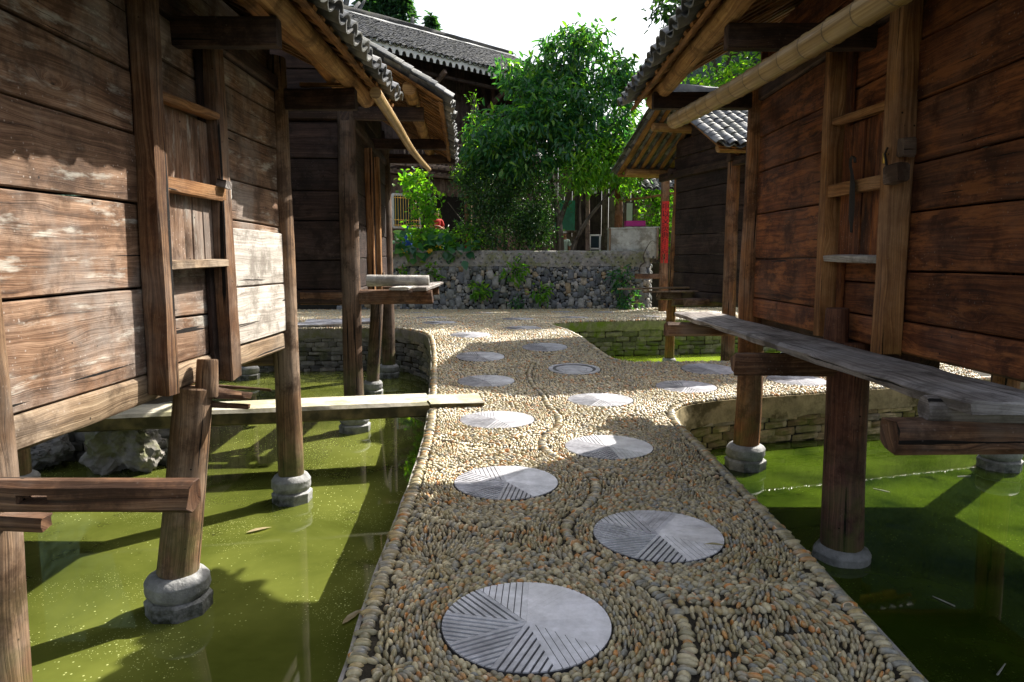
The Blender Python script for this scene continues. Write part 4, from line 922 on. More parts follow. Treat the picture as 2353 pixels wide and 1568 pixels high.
for size, tries in ((.20, 160), (.145, 900), (.105, 3500), (.075, 7000), (.05, 7000)):
    for _ in range(tries):
        k = random.randrange(len(q)); zc = random.uniform(0, 1.34); wd = size * random.uniform(.8, 1.2); hh = wd * random.choice((.8, 1.0, 1.3, 1.6, 1.9)); g = (int(k / 12), int(zc / .24))
        if any(((k - k2) * .02 / ((wd + w2) * .46)) ** 2 + ((zc - z2) / ((hh + h2) * .46)) ** 2 < 1 for a_ in (-1, 0, 1) for b_ in (-1, 0, 1) for k2, z2, w2, h2 in grid.get((g[0] + a_, g[1] + b_), ())): continue
        grid.setdefault(g, []).append((k, zc, wd, hh)); x, y, dx, dy = q[k]; tl = random.gauss(0, .25)
        ax = Vector((dx * math.cos(tl), dy * math.cos(tl), math.sin(tl))); ay = Vector((dy, -dx, random.uniform(-.12, .2))).normalized(); az = ax.cross(ay)
        pos.append((x, y + random.uniform(0, .03), zc)); mats.append([[ax[c] * wd * .55, ay[c] * random.uniform(.05, .08), az[c] * hh * .55] for c in range(3)])
def round_template():
    v, f = dome(10, [R(-20), R(20), R(50)])
    v = [(x, z, y) for x, y, z in v]; return v, f
rv, rf = round_template()
PVr = [(x, -y * 0 + y, z) for x, y, z in PV]; inst('cobbles', PVr, PF, np.array(pos), np.array(mats), M['cobble'], tw)
mb = MB(); mb.loft([[(x, y + .05, -.1), (x, y + .05, 1.36), (x, y + .25, 1.36), (x, y + .25, -.1)] for x, y in line]); mb.build('wall_core', M['dark_gap'], tw, False)
mb = MB(); rings = []
for x, y, dx, dy in resample(line, .15):
    e = .015 * mnoise.noise((x * 2, 0, 0)); b_ = 1.30 + .06 * mnoise.noise((x * 1.1, 4, 0)); rings.append([(x, y - .055 + e, b_), (x, y - .075 + e, 1.5), (x, y - .06 + e, 1.745 + e), (x, y - .02, 1.77 + e), (x, y + .22, 1.77 + e), (x, y + .24, b_)])
mb.loft(rings); mb.build('concrete_band', M['concrete'], tw)
pp = []; pm = []
for row, zz in enumerate((1.42, 1.56, 1.68)):
    for x, y, dx, dy in resample(line, .19):
        if x < -4.5: continue
        pp.append((x + (.09 if row % 2 else 0) + random.uniform(-.03, .03), y - .07, zz + random.uniform(-.025, .025))); a = random.uniform(.022, .04); tl = random.uniform(-.6, .6)
        pm.append([[a * math.cos(tl), 0, -a * 1.3 * math.sin(tl)], [0, -.022, 0], [a * math.sin(tl), 0, a * 1.3 * math.cos(tl)]])
inst('set_pebbles', rv, [tuple(f) for f in rf], np.array(pp), np.array(pm), M['rubble'], tw)

# ------------------------------------------------------------------ foliage
LV = [(0, 0, 0), (-.5, .42, .10), (0, .5, -.03), (.5, .42, .10), (0, 1.0, -.12), (-.32, .75, .03), (.32, .75, .03), (-.3, .15, .04), (.3, .15, .04)]
LF = [(0, 8, 2, 7), (7, 2, 1), (8, 3, 2), (1, 2, 5), (2, 3, 6), (5, 2, 4), (2, 6, 4)]
def leaves(name, P, Dn, ln, wd, mat, root, droop=.0, spread=.6):
    N = len(P); d = unit(Dn + rng.normal(0, spread, (N, 3)) + np.array((0, 0, -droop)))
    up = unit(rng.normal(0, .6, (N, 3)) + np.array((0, 0, 1.0))); ax = unit(np.cross(d, up)); az = np.cross(ax, d)
    L = ln * rng.uniform(.65, 1.25, N); W_ = wd * rng.uniform(.7, 1.2, N)
    return inst(name, LV, LF, P, axes(ax * W_[:, None], d * L[:, None], az * L[:, None]), mat, root)
def blob_points(blobs, n, shell=.55):
    """twig tips spread through overlapping ellipsoids, thicker towards their outsides"""
    vol = np.array([b[3] * b[4] * b[5] for b in blobs]) ** .75; k = rng.choice(len(blobs), n, p=vol / vol.sum()); B = np.array(blobs)[k]
    d = unit(rng.normal(0, 1, (n, 3))); r = rng.uniform(shell ** 3, 1, n) ** (1 / 3) * (1 + rng.normal(0, .08, n))
    return B[:, :3] + d * B[:, 3:6] * r[:, None], d
def branch(mb, pts, r0, r1, n=7):
    pole(mb, pts, r0, r1, n=n, sub=4)
def crown_tree(label, cat, base, forks, blobs, ntw, per, ln, wd, mat, droop=.5, r=.12, name='tree', clump=.28, group=None, spread=.55, extra=None):
    root = empty(name, base, label, cat, group); mb = MB(); b = Vector(base)
    for pts, r0, r1 in forks: branch(mb, pts, r0, r1)
    T, d = blob_points(blobs, ntw)
    F = [Vector(p) for pts, *_ in forks for p in pts[1:]]
    for i in rng.choice(ntw, min(70, ntw), replace=False):
        t = Vector(T[i]); f = min(F, key=lambda q: (q - t).length); m_ = (t + f) / 2 + Vector((0, 0, .12)); branch(mb, [f, m_, t], .018, .005, 5)
    mb.build('trunk', M['bark'], root)
    N = ntw * per; P = np.repeat(T, per, 0) + rng.normal(0, clump, (N, 3)) * np.array((1, 1, .8)); Dn = np.repeat(d * .6, per, 0) + unit(rng.normal(0, 1, (N, 3))) * .7
    leaves('crown', P, Dn, ln, wd, M[mat], root, droop, spread); return root
B0 = (1.55, 21.7, 1.36)
crown_tree('large peach tree with dark drooping leaves, in the middle above the wall', 'tree', B0,
    [([B0, (1.5, 21.7, 2.4), (1.35, 21.7, 3.5), (1.1, 21.7, 4.6), (.6, 21.6, 5.6)], .13, .04), ([(1.48, 21.7, 2.6), (2.0, 21.6, 4.3), (2.1, 21.8, 5.6), (1.8, 21.9, 7.4)], .08, .03), ([(1.4, 21.7, 3.2), (.4, 21.5, 4.5), (-.5, 21.4, 5.0)], .06, .02), ([(2.0, 21.6, 4.3), (3.0, 21.5, 5.2), (3.5, 21.5, 5.6)], .05, .02)],
    [(1.4, 21.9, 6.3, 1.35, 1.1, .9), (-.2, 21.4, 5.35, 1.15, .9, .7), (.35, 21.3, 4.5, 1.1, .6, .5), (2.75, 21.7, 6.0, 1.05, .9, .75), (-.75, 21.2, 4.75, .55, .5, .42), (1.75, 22.1, 7.75, .95, .8, .62), (.55, 22.1, 7.15, .75, .7, .5), (3.3, 21.4, 5.0, .75, .7, .5),
     (3.0, 22.2, 7.35, .95, .8, .55), (-.05, 22.4, 7.45, .5, .5, .4), (.9, 21.3, 5.6, .9, .7, .6), (2.3, 22.3, 8.35, .6, .5, .4), (3.75, 22.0, 6.6, .6, .6, .5), (1.9, 21.3, 5.0, .8, .6, .45)],
    600, 15, .29, .092, 'leaf_peach', .8, clump=.17)
B1 = (1.85, 21.2, 1.36)
crown_tree('slender tree with bright yellow-green leaves, leaning right beside the pavilion', 'tree', B1,
    [([B1, (1.9, 21.2, 1.9), (2.3, 21.2, 2.7), (2.9, 21.2, 3.4), (3.5, 21.3, 4.0)], .085, .03), ([(2.1, 21.2, 2.4), (2.1, 21.2, 3.3), (2.4, 21.1, 4.2)], .05, .02)],
    [(2.7, 21.0, 4.4, .9, .7, .6), (2.0, 21.0, 4.0, .6, .6, .45), (3.3, 21.1, 4.1, .5, .5, .5)], 170, 16, .2, .06, 'leaf_bright', .7, clump=.2)
B2 = (-.2, 21.9, 1.36)
crown_tree('dense dark green bush left of the tree trunks, above the wall', 'bush', B2,
    [([(-.2 + a, 21.9, 1.36), (-.25 + a * 1.6, 21.8, 2.4), (-.2 + a * 2.6, 21.8, 3.3)], .04, .015) for a in (-.7, -.3, 0, .35, .8)],
    [(-.7, 21.5, 3.6, .9, .7, .75), (.3, 21.5, 3.3, 1.1, .7, .9), (-.3, 21.5, 2.5, 1.4, .7, .7), (.75, 21.6, 2.5, .5, .6, .7), (-1.2, 21.5, 4.1, .5, .5, .6), (.3, 21.7, 4.1, .8, .6, .5)], 600, 24, .11, .045, 'leaf_dark', .3, name='bush', clump=.17)
B3 = (-2.75, 21.25, 1.36)
crown_tree('tall bright green vine climbing beside the barred window', 'vine', B3,
    [([B3, (-2.8, 21.3, 2.2), (-2.65, 21.3, 3.2), (-2.9, 21.3, 4.0)], .025, .01), ([(-2.8, 21.3, 2.2), (-2.4, 21.3, 3.0), (-2.45, 21.3, 3.8)], .02, .01)],
    [(-2.9, 21.2, 3.8, .42, .3, .42), (-2.55, 21.2, 3.2, .42, .35, .45), (-2.75, 21.2, 2.5, .38, .3, .5), (-2.4, 21.2, 2.1, .3, .3, .35)], 110, 9, .15, .11, 'leaf_bright', .4, name='vine', clump=.12)
crown_tree('thin airy sapling with yellow-green tips rising in front of the dark house', 'tree', (-1.15, 22.3, 1.36),
    [([(-1.15, 22.3, 1.36), (-1.2, 22.3, 3.5), (-1.25, 22.3, 5.2), (-1.2, 22.3, 6.5)], .035, .008)],
    [(-1.2, 22.2, 6.2, .22, .22, .45), (-1.2, 22.2, 5.2, .3, .3, .6), (-1.3, 22.2, 4.3, .5, .4, .5)], 75, 10, .11, .045, 'leaf_bright', .2, clump=.12)
def leafy(label, cat, base, blobs, ntw, per, ln, wd, mat, droop=.4, name='plant', clump=.08, group=None):
    root = empty(name, base, label, cat, group); mb = MB(); b = Vector(base); T, d = blob_points(blobs, ntw, .3)
    for i in range(min(ntw, 14)): t = Vector(T[i]); branch(mb, [b, (b + t) / 2 + Vector((0, -.02, .05)), t], .008, .004, 5)
    mb.build('stem', M['leaf_dark'], root); N = ntw * per
    P = np.repeat(T, per, 0) + rng.normal(0, clump, (N, 3)); leaves('foliage', P, np.repeat(d, per, 0) + np.array((0, -.3, 0)), ln, wd, M[mat], root, droop, .6); return root
leafy('broad-leaved squash plant with large heart leaves spilling over the wall top', 'plant', (-2.9, 20.85, 1.5), [(-2.9, 20.7, 1.95, .75, .35, .28), (-2.0, 20.65, 1.9, .6, .3, .3), (-1.5, 20.65, 1.85, .35, .25, .25)], 60, 2, .30, .28, 'leaf_peach', .4, name='squash_plant', clump=.1)
leafy('low yellow-green leaves behind the squash plant', 'plant', (-2.2, 21.0, 1.4), [(-2.3, 21.0, 2.1, .55, .25, .35), (-1.4, 21.0, 2.2, .5, .25, .4)], 60, 8, .12, .08, 'leaf_bright', .3, clump=.09)
for i, (x, y, z, lab) in enumerate(((-3.2, 20.4, 1.72, 'yellow squash flower at the far left of the wall top'), (-2.15, 20.42, 1.93, 'yellow squash flower among the big leaves'), (-2.45, 20.42, 1.75, 'yellow squash flower hanging below the big leaves'))):
    me_o = leaves('flower', np.repeat(np.array([[x, y, z]]), 7, 0), unit(rng.normal(0, 1, (7, 3))) + np.array((0, -.6, 0)), .12, .08, M['petal'], None, 0, .3); tag(me_o, lab, 'flower', 'squash flowers')
WP = [(-3.35, .98, .3, 'fern-like green tuft at the left end of the cobble wall'), (-2.5, 1.05, .42, 'large bright leafy plant left of centre on the cobble wall'), (-.95, .72, .4, 'sprawling leafy plant low on the cobble wall, left of centre'), (.05, 1.22, .42, 'bright leafy plant right under the concrete band, mid wall'),
      (.85, .62, .34, 'leafy plant low on the cobble wall, right of centre'), (.2, .30, .18, 'small tuft near the foot of the cobble wall'), (3.35, .95, .5, 'biggest leafy plant, near the right end of the cobble wall'), (3.5, .22, .35, 'pale grassy tuft at the foot of the wall, right end')]
for x, z, s_, lab in WP:
    yb = TY - .06; leafy(lab, 'plant', (x, yb, z), [(x, yb - .16, z - .06, s_ * .85, .2, s_ * .7)], int(18 * s_ / .4), 6, .19 if s_ > .25 else .12, .07, 'leaf_bright' if s_ < .43 and z > .5 else 'leaf_peach', .5, 'wall_plant', .07, 'plants growing out of the cobble wall')

# trees farther back and the wooded hill with its raised unseen flanks
crown_tree('tall dark tree far behind, top right above the right roof', 'tree', (7.4, 23.2, 1.36), [([(7.4, 23.2, 1.36), (7.3, 23, 5), (7.0, 23, 8), (6.8, 23, 11)], .22, .05), ([(7.2, 23, 6), (6.2, 22.8, 8.5), (5.4, 22.6, 9.6)], .08, .03)],
    [(5.5, 22.5, 10.0, 1.25, 1.2, 1.15), (7.2, 22.5, 10.2, 1.5, 1.4, 1.5), (6.4, 22.8, 12.2, 1.8, 1.5, 1.3), (8.6, 22.5, 9.0, 1.4, 1.3, 1.5), (8.2, 23, 12, 1.6, 1.4, 1.4), (10, 22.5, 11, 1.7, 1.4, 1.8)], 520, 15, .27, .12, 'leaf_dark', .5, clump=.26)
crown_tree('light green tree showing through the gap behind the right granary', 'tree', (7.5, 22, 0), [([(7.5, 22, 0), (7.5, 22, 3), (7.2, 22, 5.5), (7.0, 22, 7.2)], .15, .04)],
    [(6.6, 22, 6.6, 1.3, 1, 1.0), (8.0, 22, 7.0, 1.3, 1, 1.2), (7.2, 22, 5.2, 1.4, 1, .9)], 260, 13, .2, .09, 'leaf_bright', .5, clump=.25)
crown_tree('leafy green shrub behind the pavilion posts', 'bush', (5.1, 24, 1.36), [([(5.1, 24, 1.36), (5.1, 24, 2.4), (5.0, 24, 3.3)], .06, .02)],
    [(4.9, 23.5, 3.0, .6, .5, .9), (5.4, 23.5, 2.3, .7, .5, .8), (4.3, 23.6, 4.2, .9, .5, .4), (5.5, 23.6, 4.0, .8, .5, .7)], 260, 16, .12, .05, 'leaf_bright', .4, name='bush', clump=.16)
def conifer(label, x, y, z0, h):
    root = empty('conifer', (x, y, z0), label, 'tree', 'conifers on the hill beyond the house'); mb = MB(); branch(mb, [(x, y, z0), (x, y, z0 + h * .5), (x, y, z0 + h)], .2, .04, 6); mb.build('trunk', M['bark'], root)
    n = 700; t = rng.uniform(0, 1, n) ** .7; a = rng.uniform(0, 6.28, n); r = (1 - t) * h * .17 + .1; P = np.c_[x + np.cos(a) * r * rng.uniform(.2, 1, n), y + np.sin(a) * r * rng.uniform(.2, 1, n), z0 + h * (.3 + .7 * t)]
    leaves('crown', P, np.c_[np.cos(a), np.sin(a), np.zeros(n) - .2], h * .09, h * .03, M['leaf_blue'], root, .2, .4)
conifer('tallest far conifer above the house ridge', -13.4, 66, 16, 11.6); conifer('middle far conifer above the house ridge', -11.6, 66, 16, 10.0); conifer('conifer just left of the ridge ornament', -10.0, 66, 16, 10.4); conifer('small lone conifer right of the ridge ornament', -7.4, 66, 15, 8.8)
me = bpy.data.meshes.new('hill'); nx, ny = 110, 26; hv = []
ELEV = [(-110, 24), (-50, 27), (-32, 25), (-20, 15), (-5, 14), (-1, 6), (2, 2), (9, 2), (13, 14), (19, 18), (28, 29), (40, 32), (52, 31), (75, 28), (110, 24)]  # flanks raised out of view so the ponds reflect dark slope, not sky
for j in range(ny + 1):
    for i in range(nx + 1):
        az = -110 + 220 * i / nx; r_ = 34 * (5.2 ** (j / ny)); e = float(np.interp(az, [q[0] for q in ELEV], [q[1] for q in ELEV]))
        t = min(1, max(0, (r_ - 36) / 26)); t = t * t * (3 - 2 * t); x = r_ * math.sin(R(az)); y = r_ * math.cos(R(az))
        hv.append((x, y, 1.0 + t * r_ * math.tan(R(e)) * (1 + .10 * mnoise.noise((x * .05, y * .05, 2)) + .05 * mnoise.noise((x * .2, y * .2, 5)))))
me.from_pydata(hv, [], [(j * (nx + 1) + i, j * (nx + 1) + i + 1, (j + 1) * (nx + 1) + i + 1, (j + 1) * (nx + 1) + i) for j in range(ny) for i in range(nx)])
o = link('hill', me, M['hill'], None, (0, 0, 0), True); o['kind'] = 'structure'

# ------------------------------------------------------------------ big timber house on the left
HA = Vector((-5.6, 24.7, 0)); HB = Vector((1.8, 31.4, 0)); ht = (HB - HA).normalized(); hn = Vector((ht.y, -ht.x, 0)); HA = HA - ht * 6.0; HL = 17.0
def H(s_, n_, z_): q = HA + ht * s_ + hn * n_; return (q.x, q.y, z_)
house = empty('timber_house', H(8.5, 0, 1.36), 'large dark two-storey timber house with long grey tiled roof behind the tree', 'house')
ZE = 9.15
mb = MB(); k = 0.0
while k < HL:   # upper storey: upright boards
    w_ = random.uniform(.22, .34); mb.beam(H(k + w_ / 2, -1.3, 5.0), H(k + w_ / 2, -1.3 + random.uniform(-.01, .01), ZE + .6), w_ - .012, .04, up=hn, jit=.004, seg=2); k += w_
mb.build('upper_wall', M['house_wood'], house)
mb = MB(); k = 0.0
while k < HL:
    w_ = random.uniform(.25, .4)
    if not (9.55 < k + w_ / 2 < 12.1): mb.beam(H(k + w_ / 2, -.95, 1.3), H(k + w_ / 2, -.95, 4.75), w_ - .012, .04, up=hn, jit=.004, seg=2)
    else: mb.beam(H(k + w_ / 2, -.95, 4.1), H(k + w_ / 2, -.95, 4.75), w_ - .012, .04, up=hn, jit=.004, seg=2)
    k += w_
mb.build('lower_wall', M['house_pale'], house)
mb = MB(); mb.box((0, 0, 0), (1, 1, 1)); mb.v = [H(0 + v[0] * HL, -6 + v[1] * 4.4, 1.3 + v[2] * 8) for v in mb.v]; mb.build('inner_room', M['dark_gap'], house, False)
for k in range(6):
    mb = MB(); mb.log(H(.1 + k * 3.3, -.9, 1.3), H(.1 + k * 3.3, -.9, ZE + .3), .12, .11, n=10); mb.build('pillar', M['house_wood'], house)
mb = MB(); mb.beam(H(-.3, -.8, 4.95), H(HL, -.8, 4.95), .12, .34); mb.build('floor_beam', M['house_pale'], house)
mb = MB(); mb.beam(H(-.3, .22, 5.02), H(HL, .22, 5.02), .10, .16); mb.build('gallery_beam', M['house_pale'], house)
rl = MB(); rl.beam(H(8, .22, 5.95), H(HL, .22, 5.95), .09, .09); rl.build('gallery_rail', M['house_pale'], house)
for k in range(44):
    mb = MB(); mb.beam(H(8 + k * .2, .22, 5.1), H(8 + k * .2, .22, 5.92), .05, .04, up=hn, jit=.003, seg=2); mb.build('baluster', M['house_pale'], house)
mb = MB(); k = 0
while k < 16: mb.beam(H(8 + k * .3, -1.25, 4.98), H(8 + k * .3, .3, 4.98), .06, .07, jit=.003, seg=2); k += 1
mb.build('gallery_joists', M['house_wood'], house)
# window with a gold grille
wf = MB(); ws_, wz0, wz1 = 8.15, 2.75, 4.0
for (a, b) in (((ws_, wz0), (ws_ + 1.25, wz0)), ((ws_, wz1), (ws_ + 1.25, wz1)), ((ws_, wz0), (ws_, wz1)), ((ws_ + 1.25, wz0), (ws_ + 1.25, wz1))):
    wf.beam(H(a[0], -.9, a[1]), H(b[0], -.9, b[1]), .09, .09, up=hn)
wo = wf.build('window', M['white'], house)
mb = MB(); mb.beam(H(ws_ + .62, -.925, wz0), H(ws_ + .62, -.925, wz1), 1.2, .02, up=hn, seg=2, jit=0); mb.build('pane', M['glass'], wo)
mb = MB()
for k in range(10): mb.log(H(ws_ + .08 + k * .12, -.83, wz0), H(ws_ + .08 + k * .12, -.83, wz1), .012, .012, n=6, wob=0)
for zz in (wz0 + .08, wz0 + .28, wz1 - .12): mb.log(H(ws_, -.83, zz), H(ws_ + 1.25, -.83, zz), .012, .012, n=6, wob=0)
mb.build('window_grille', M['brass'], wo)
# roof, eave band, ridge
rs = .52; ca = 1 / math.hypot(1, rs); sa = rs / math.hypot(1, rs); ZR_ = ZE + (4.6) * rs
for sg in (1, -1):
    dd = np.array(hn) * (sg * ca) + np.array((0, 0, -sa)); tile_slope('roof_tiles', house, H(-.5, -4.4, ZR_), np.array(ht), dd, HL + 1, 4.6 / ca + .1, colw=.26, pitch=.13, jit=1.4, mat=M['tile_house'])
    mb = MB(); top = np.array(H(-.4, -4.4, ZR_ - .02)); e = top + dd * 5.15; nm = np.array(hn) * (sg * sa) + np.array((0, 0, ca))
    p = [top, e, e + np.array(ht) * (HL + .8), top + np.array(ht) * (HL + .8)]; mb.loft([[Vector(x - nm * .05) for x in p], [Vector(x) for x in p]]); mb.build('roof_boards', M['house_wood'], house, False)
mb = MB(); mb.beam(H(-.5, -4.4, ZR_ + .17), H(HL + .5, -4.4, ZR_ + .17), .3, .26, jit=.02, seg=50); mb.build('roof_ridge', M['tile_house'], house)
mb = MB(); mb.beam(H(-.5, -4.12, ZR_ + .015), H(HL + .5, -4.12, ZR_ + .015), .12, .06, jit=.012, seg=60); mb.build('ridge_line', M['white'], house)
mb = MB(); hs_ = 8.2
for (a, z, b, z2, w_) in ((-.5, .3, -.3, .85, .16), (-.3, .3, .1, .75, .2), (.1, .3, .3, .95, .22), (.3, .9, .62, 1.0, .2), (.5, .3, .75, .6, .16), (.75, .3, 1.0, .75, .12)):
    mb.beam(H(hs_ + a, -4.4, ZR_ + z), H(hs_ + b, -4.4, ZR_ + z2), w_, .15, up=hn, jit=.02, taper=.7)
mb.build('ridge_ornament', M['tile'], house)
mb = MB(); mb.beam(H(11.6, -4.4, ZR_ + .28), H(11.6, -4.4, ZR_ + .6), .14, .14, up=hn, jit=.02); mb.build('ridge_finial', M['tile'], house)
mb = MB(); fr = .30
for k in range(int((HL + 1) / fr)):   # white eave board with its row of arches
    s0_ = -.5 + k * fr; pr = [(0, .2), (fr, .2), (fr, -.17), (fr * .86, -.17)] + [(fr * (.5 + .34 * math.cos(a)), -.17 + .17 * math.sin(a)) for a in np.linspace(0, math.pi, 7)] + [(fr * .14, -.17), (0, -.17)]
    mb.loft([[H(s0_ + a, .22, ZE - .12 + z) for a, z in pr], [H(s0_ + a, .25, ZE - .12 + z) for a, z in pr]])
mb.build('eave_board', M['white'], house, False)
mb = MB(); mb.beam(H(-.5, .17, ZE - .13), H(HL + .5, .17, ZE - .13), .05, .32); mb.build('eave_backing', M['dark_gap'], house)
for k in range(6):
    mb = MB(); mb.beam(H(.1 + k * 3.3, -1.2, ZE - 1.15), H(.1 + k * 3.3, .1, ZE - .45), .14, .2, up=(0, 0, 1)); mb.build('eave_bracket', M['house_pale'], house)
mb = MB(); mb.beam(H(.1, -.3, ZE - .55), H(HL, -.3, ZE - .55), .12, .14); mb.build('eave_beam', M['house_wood'], house)
# red paper strip by its door
def paper_strip(label, c, r, z0, z1, ang, half, chars):
    root = empty('red_banner', (c[0], c[1], z0), label, 'banner', 'red paper strips with writing'); mb = MB(); rings = []
    for z in np.linspace(z0, z1, 8):
        rr = [(c[0] + (r + .006) * math.sin(ang + a), c[1] - (r + .006) * math.cos(ang + a), z) for a in np.linspace(-half, half, 9)]
        ri = [(c[0] + (r + .002) * math.sin(ang + a), c[1] - (r + .002) * math.cos(ang + a), z) for a in np.linspace(half, -half, 9)]; rings.append(rr + ri)
    mb.loft(rings); mb.build('paper', M['red_paper'], root)
    n = len(chars); hgt = (z1 - z0) / (n + .6)
    for i, chh in enumerate(chars):
        cu = bpy.data.curves.new('t', 'FONT'); cu.body = chh; cu.size = hgt * 1.02; cu.align_x = 'CENTER'; cu.extrude = .0; ob = bpy.data.objects.new('t', cu); COL.objects.link(ob)
        bpy.context.view_layer.update(); m_ = bpy.data.meshes.new_from_object(ob.evaluated_get(bpy.context.evaluated_depsgraph_get())); bpy.data.objects.remove(ob)
        zc = z1 - hgt * (i + 1.1)
        for v in m_.vertices:
            a = ang + v.co.x / r; v.co = (c[0] + (r + .011) * math.sin(a), c[1] - (r + .011) * math.cos(a), zc + v.co.y)
        m_.materials.clear(); link('character', m_, M['ink'], root, None, False)
    return root
# ------------------------------------------------------------------ pavilion behind the far pond
PX0, PX1, PY = 3.44, 4.30, 19.8
pav = empty('pavilion', (3.3, PY, 0), 'open timber pavilion of orange posts at the far end of the pond', 'pavilion')
for x, y, z0 in ((PX0, 22.3, 1.3), (PX1 + .08, PY, -.02)):
    mb = MB(); mb.log((x, y, z0), (x - .02, y, 4.0), .135, .12, wob=.005); mb.build('post', M['post_right'], pav)
for z_, h_ in ((3.95, .16), (3.36, .07)):
    mb = MB(); mb.log((PX0 - .1, 22.4, z_), (PX1 + .6, PY - .8, z_), h_ / 2, h_ / 2.2, n=10); mb.build('cross_beam', M['log_tan'], pav)
mb = MB(); mb.beam((PX1 - .75, PY + .02, 1.02), (PX1 + .08, PY, 1.02), .1, .14); mb.build('cross_beam', M['post_right'], pav)
tile_slope('roof_tiles', pav, (3.9, 23.0, 4.6), np.array((1., 0, 0)), np.array((0, -.9, -.436)), 3.6, 2.4, colw=.22, pitch=.14)
paper_strip('long red paper banner with black brush characters on the right pavilion post', (PX1 + .07, PY), .13, 1.40, 3.14, -.05, .85, '中以文英典生志出')
paper_strip('short red paper strip half hidden behind the dark bush', (-1.42, 22.6), .14, 1.75, 2.6, .0, .7, '福門')
mb = MB(); mb.log((-1.42, 22.6, 1.36), (-1.42, 22.6, 5.0), .13, .12); solo(mb, 'wooden_post', 'post', 'wooden porch post behind the bush, with a short red strip', 'post')
# stained tank, magenta box, white frame, pole
tk = empty('water_tank', (3.78, 20.4, .98), 'stained off-white tank standing behind the right end of the cobble wall', 'tank')
mb = MB(); mb.beam((3.0, 21.35, 1.98), (4.47, 21.45, 2.0), .5, .92, jit=.004, ch=.03); mb.build('body', M['tank'], tk)
mb = MB(); mb.beam((2.98, 21.35, 2.44), (4.5, 21.45, 2.475), .54, .06, jit=.006, ch=.2); mb.build('rim', M['tank'], tk)
mb = MB(); mb.beam((4.46, 21.14, 1.5), (4.46, 21.14, 2.47), .06, .05, up=(0, 1, 0)); mb.beam((2.99, 21.06, 1.5), (2.99, 21.06, 2.44), .06, .05, up=(0, 1, 0)); mb.build('corner_post', M['beam_pale'], tk)
mb = MB(); mb.beam((3.50, 21.4, 2.60), (4.10, 21.42, 2.60), .3, .17, jit=.003, ch=.08); solo(mb, 'storage_box', 'pink', 'magenta box lying on top of the stained tank', 'box')
mb = MB(); branch(mb, [(4.05, 20.9, 1.42), (3.98, 20.85, 1.62), (4.12, 20.8, 1.95), (4.22, 20.8, 2.06), (4.3, 20.8, 2.03)], .02, .008, 6); branch(mb, [(4.05, 20.9, 1.42), (3.9, 20.86, 1.3), (3.86, 20.84, 1.05)], .022, .015, 6); solo(mb, 'dead_branch', 'bark', 'thin dead branch curling up in front of the stained tank', 'branch')
wd_ = empty('window_frame', (2.62, 22.3, 1.36), 'white window frame leaning on the dark wall left of the tank', 'window frame')
mb = MB()
for a, b in (((2.52, 1.4), (2.52, 2.3)), ((2.84, 1.4), (2.84, 2.3)), ((2.5, 2.28), (2.86, 2.28)), ((2.5, 1.85), (2.86, 1.85)), ((2.5, 1.42), (2.86, 1.42))): mb.beam((a[0], 22.3, a[1]), (b[0], 22.3, b[1]), .05, .05, up=(0, 1, 0), jit=0)
mb.build('frame', M['white'], wd_); mb = MB(); mb.beam((2.68, 22.31, 1.42), (2.68, 22.31, 2.28), .32, .01, up=(0, 1, 0), jit=0); mb.build('pane', M['glass'], wd_)
mb = MB(); mb.log((2.42, 22.0, 1.36), (2.38, 22.0, 4.4), .075, .06, n=10); solo(mb, 'wooden_pole', 'house_pale', 'slim pale wooden pole left of the white window frame', 'pole')
# far house on the right
h2 = empty('wooden_house', (3.5, 27, 1.36), 'brown wooden house with a door and curtained window, behind the trees on the right', 'house')
mb = MB(); k = 1.2
while k < 9: w_ = random.uniform(.2, .32); mb.beam((k + w_ / 2, 26.2, 1.3), (k + w_ / 2, 26.2, 5.6), w_ - .01, .05, up=(0, -1, 0), jit=.003, seg=2); k += w_
mb.build('wall', M['house_pale'], h2)
mb = MB(); mb.beam((2.9, 26.1, 1.3), (2.9, 26.1, 5.0), .9, .04, up=(0, -1, 0), seg=2); mb.build('recess_shade_panel', M['house_wood'], h2)  # flat dark panel on the wall stands in for a shaded recess
mb = MB(); mb.beam((4.95, 26.12, 1.36), (4.95, 26.12, 3.4), .75, .04, up=(0, -1, 0), seg=2); dr = mb.build('door', M['beam_pale'], h2)
mb = MB(); mb.beam((4.9, 26.09, 3.05), (4.9, 26.09, 3.2), .11, .01, up=(0, -1, 0), jit=0); mb.build('notice', M['white'], dr)
mb = MB(); mb.beam((4.42, 26.1, 1.4), (4.42, 26.1, 3.6), .22, .06, up=(0, -1, 0), seg=2); mb.build('white_panel', M['white'], h2)
mb = MB(); mb.beam((2.0, 26.12, 2.6), (2.0, 26.12, 3.7), .75, .05, up=(0, -1, 0), seg=2, jit=0); wn_ = mb.build('window', M['green_glass'], h2)
mb = MB(); mb.beam((1.58, 26.08, 2.55), (2.45, 26.08, 2.55), .08, .08); mb.build('window_sill', M['house_pale'], wn_)
tile_slope('roof_tiles', h2, (1.0, 29, 7.0), np.array((1., 0, 0)), np.array((0, -.87, -.49)), 9, 4.0, colw=.26, pitch=.15)
mb = MB(); mb.beam((2.95, 25.9, 3.95), (2.95, 25.9, 4.5), .4, .06, up=(0, -1, 0), jit=0); solo(mb, 'meter_box', 'white', 'small white box high on the dark wall behind the tree', 'box')

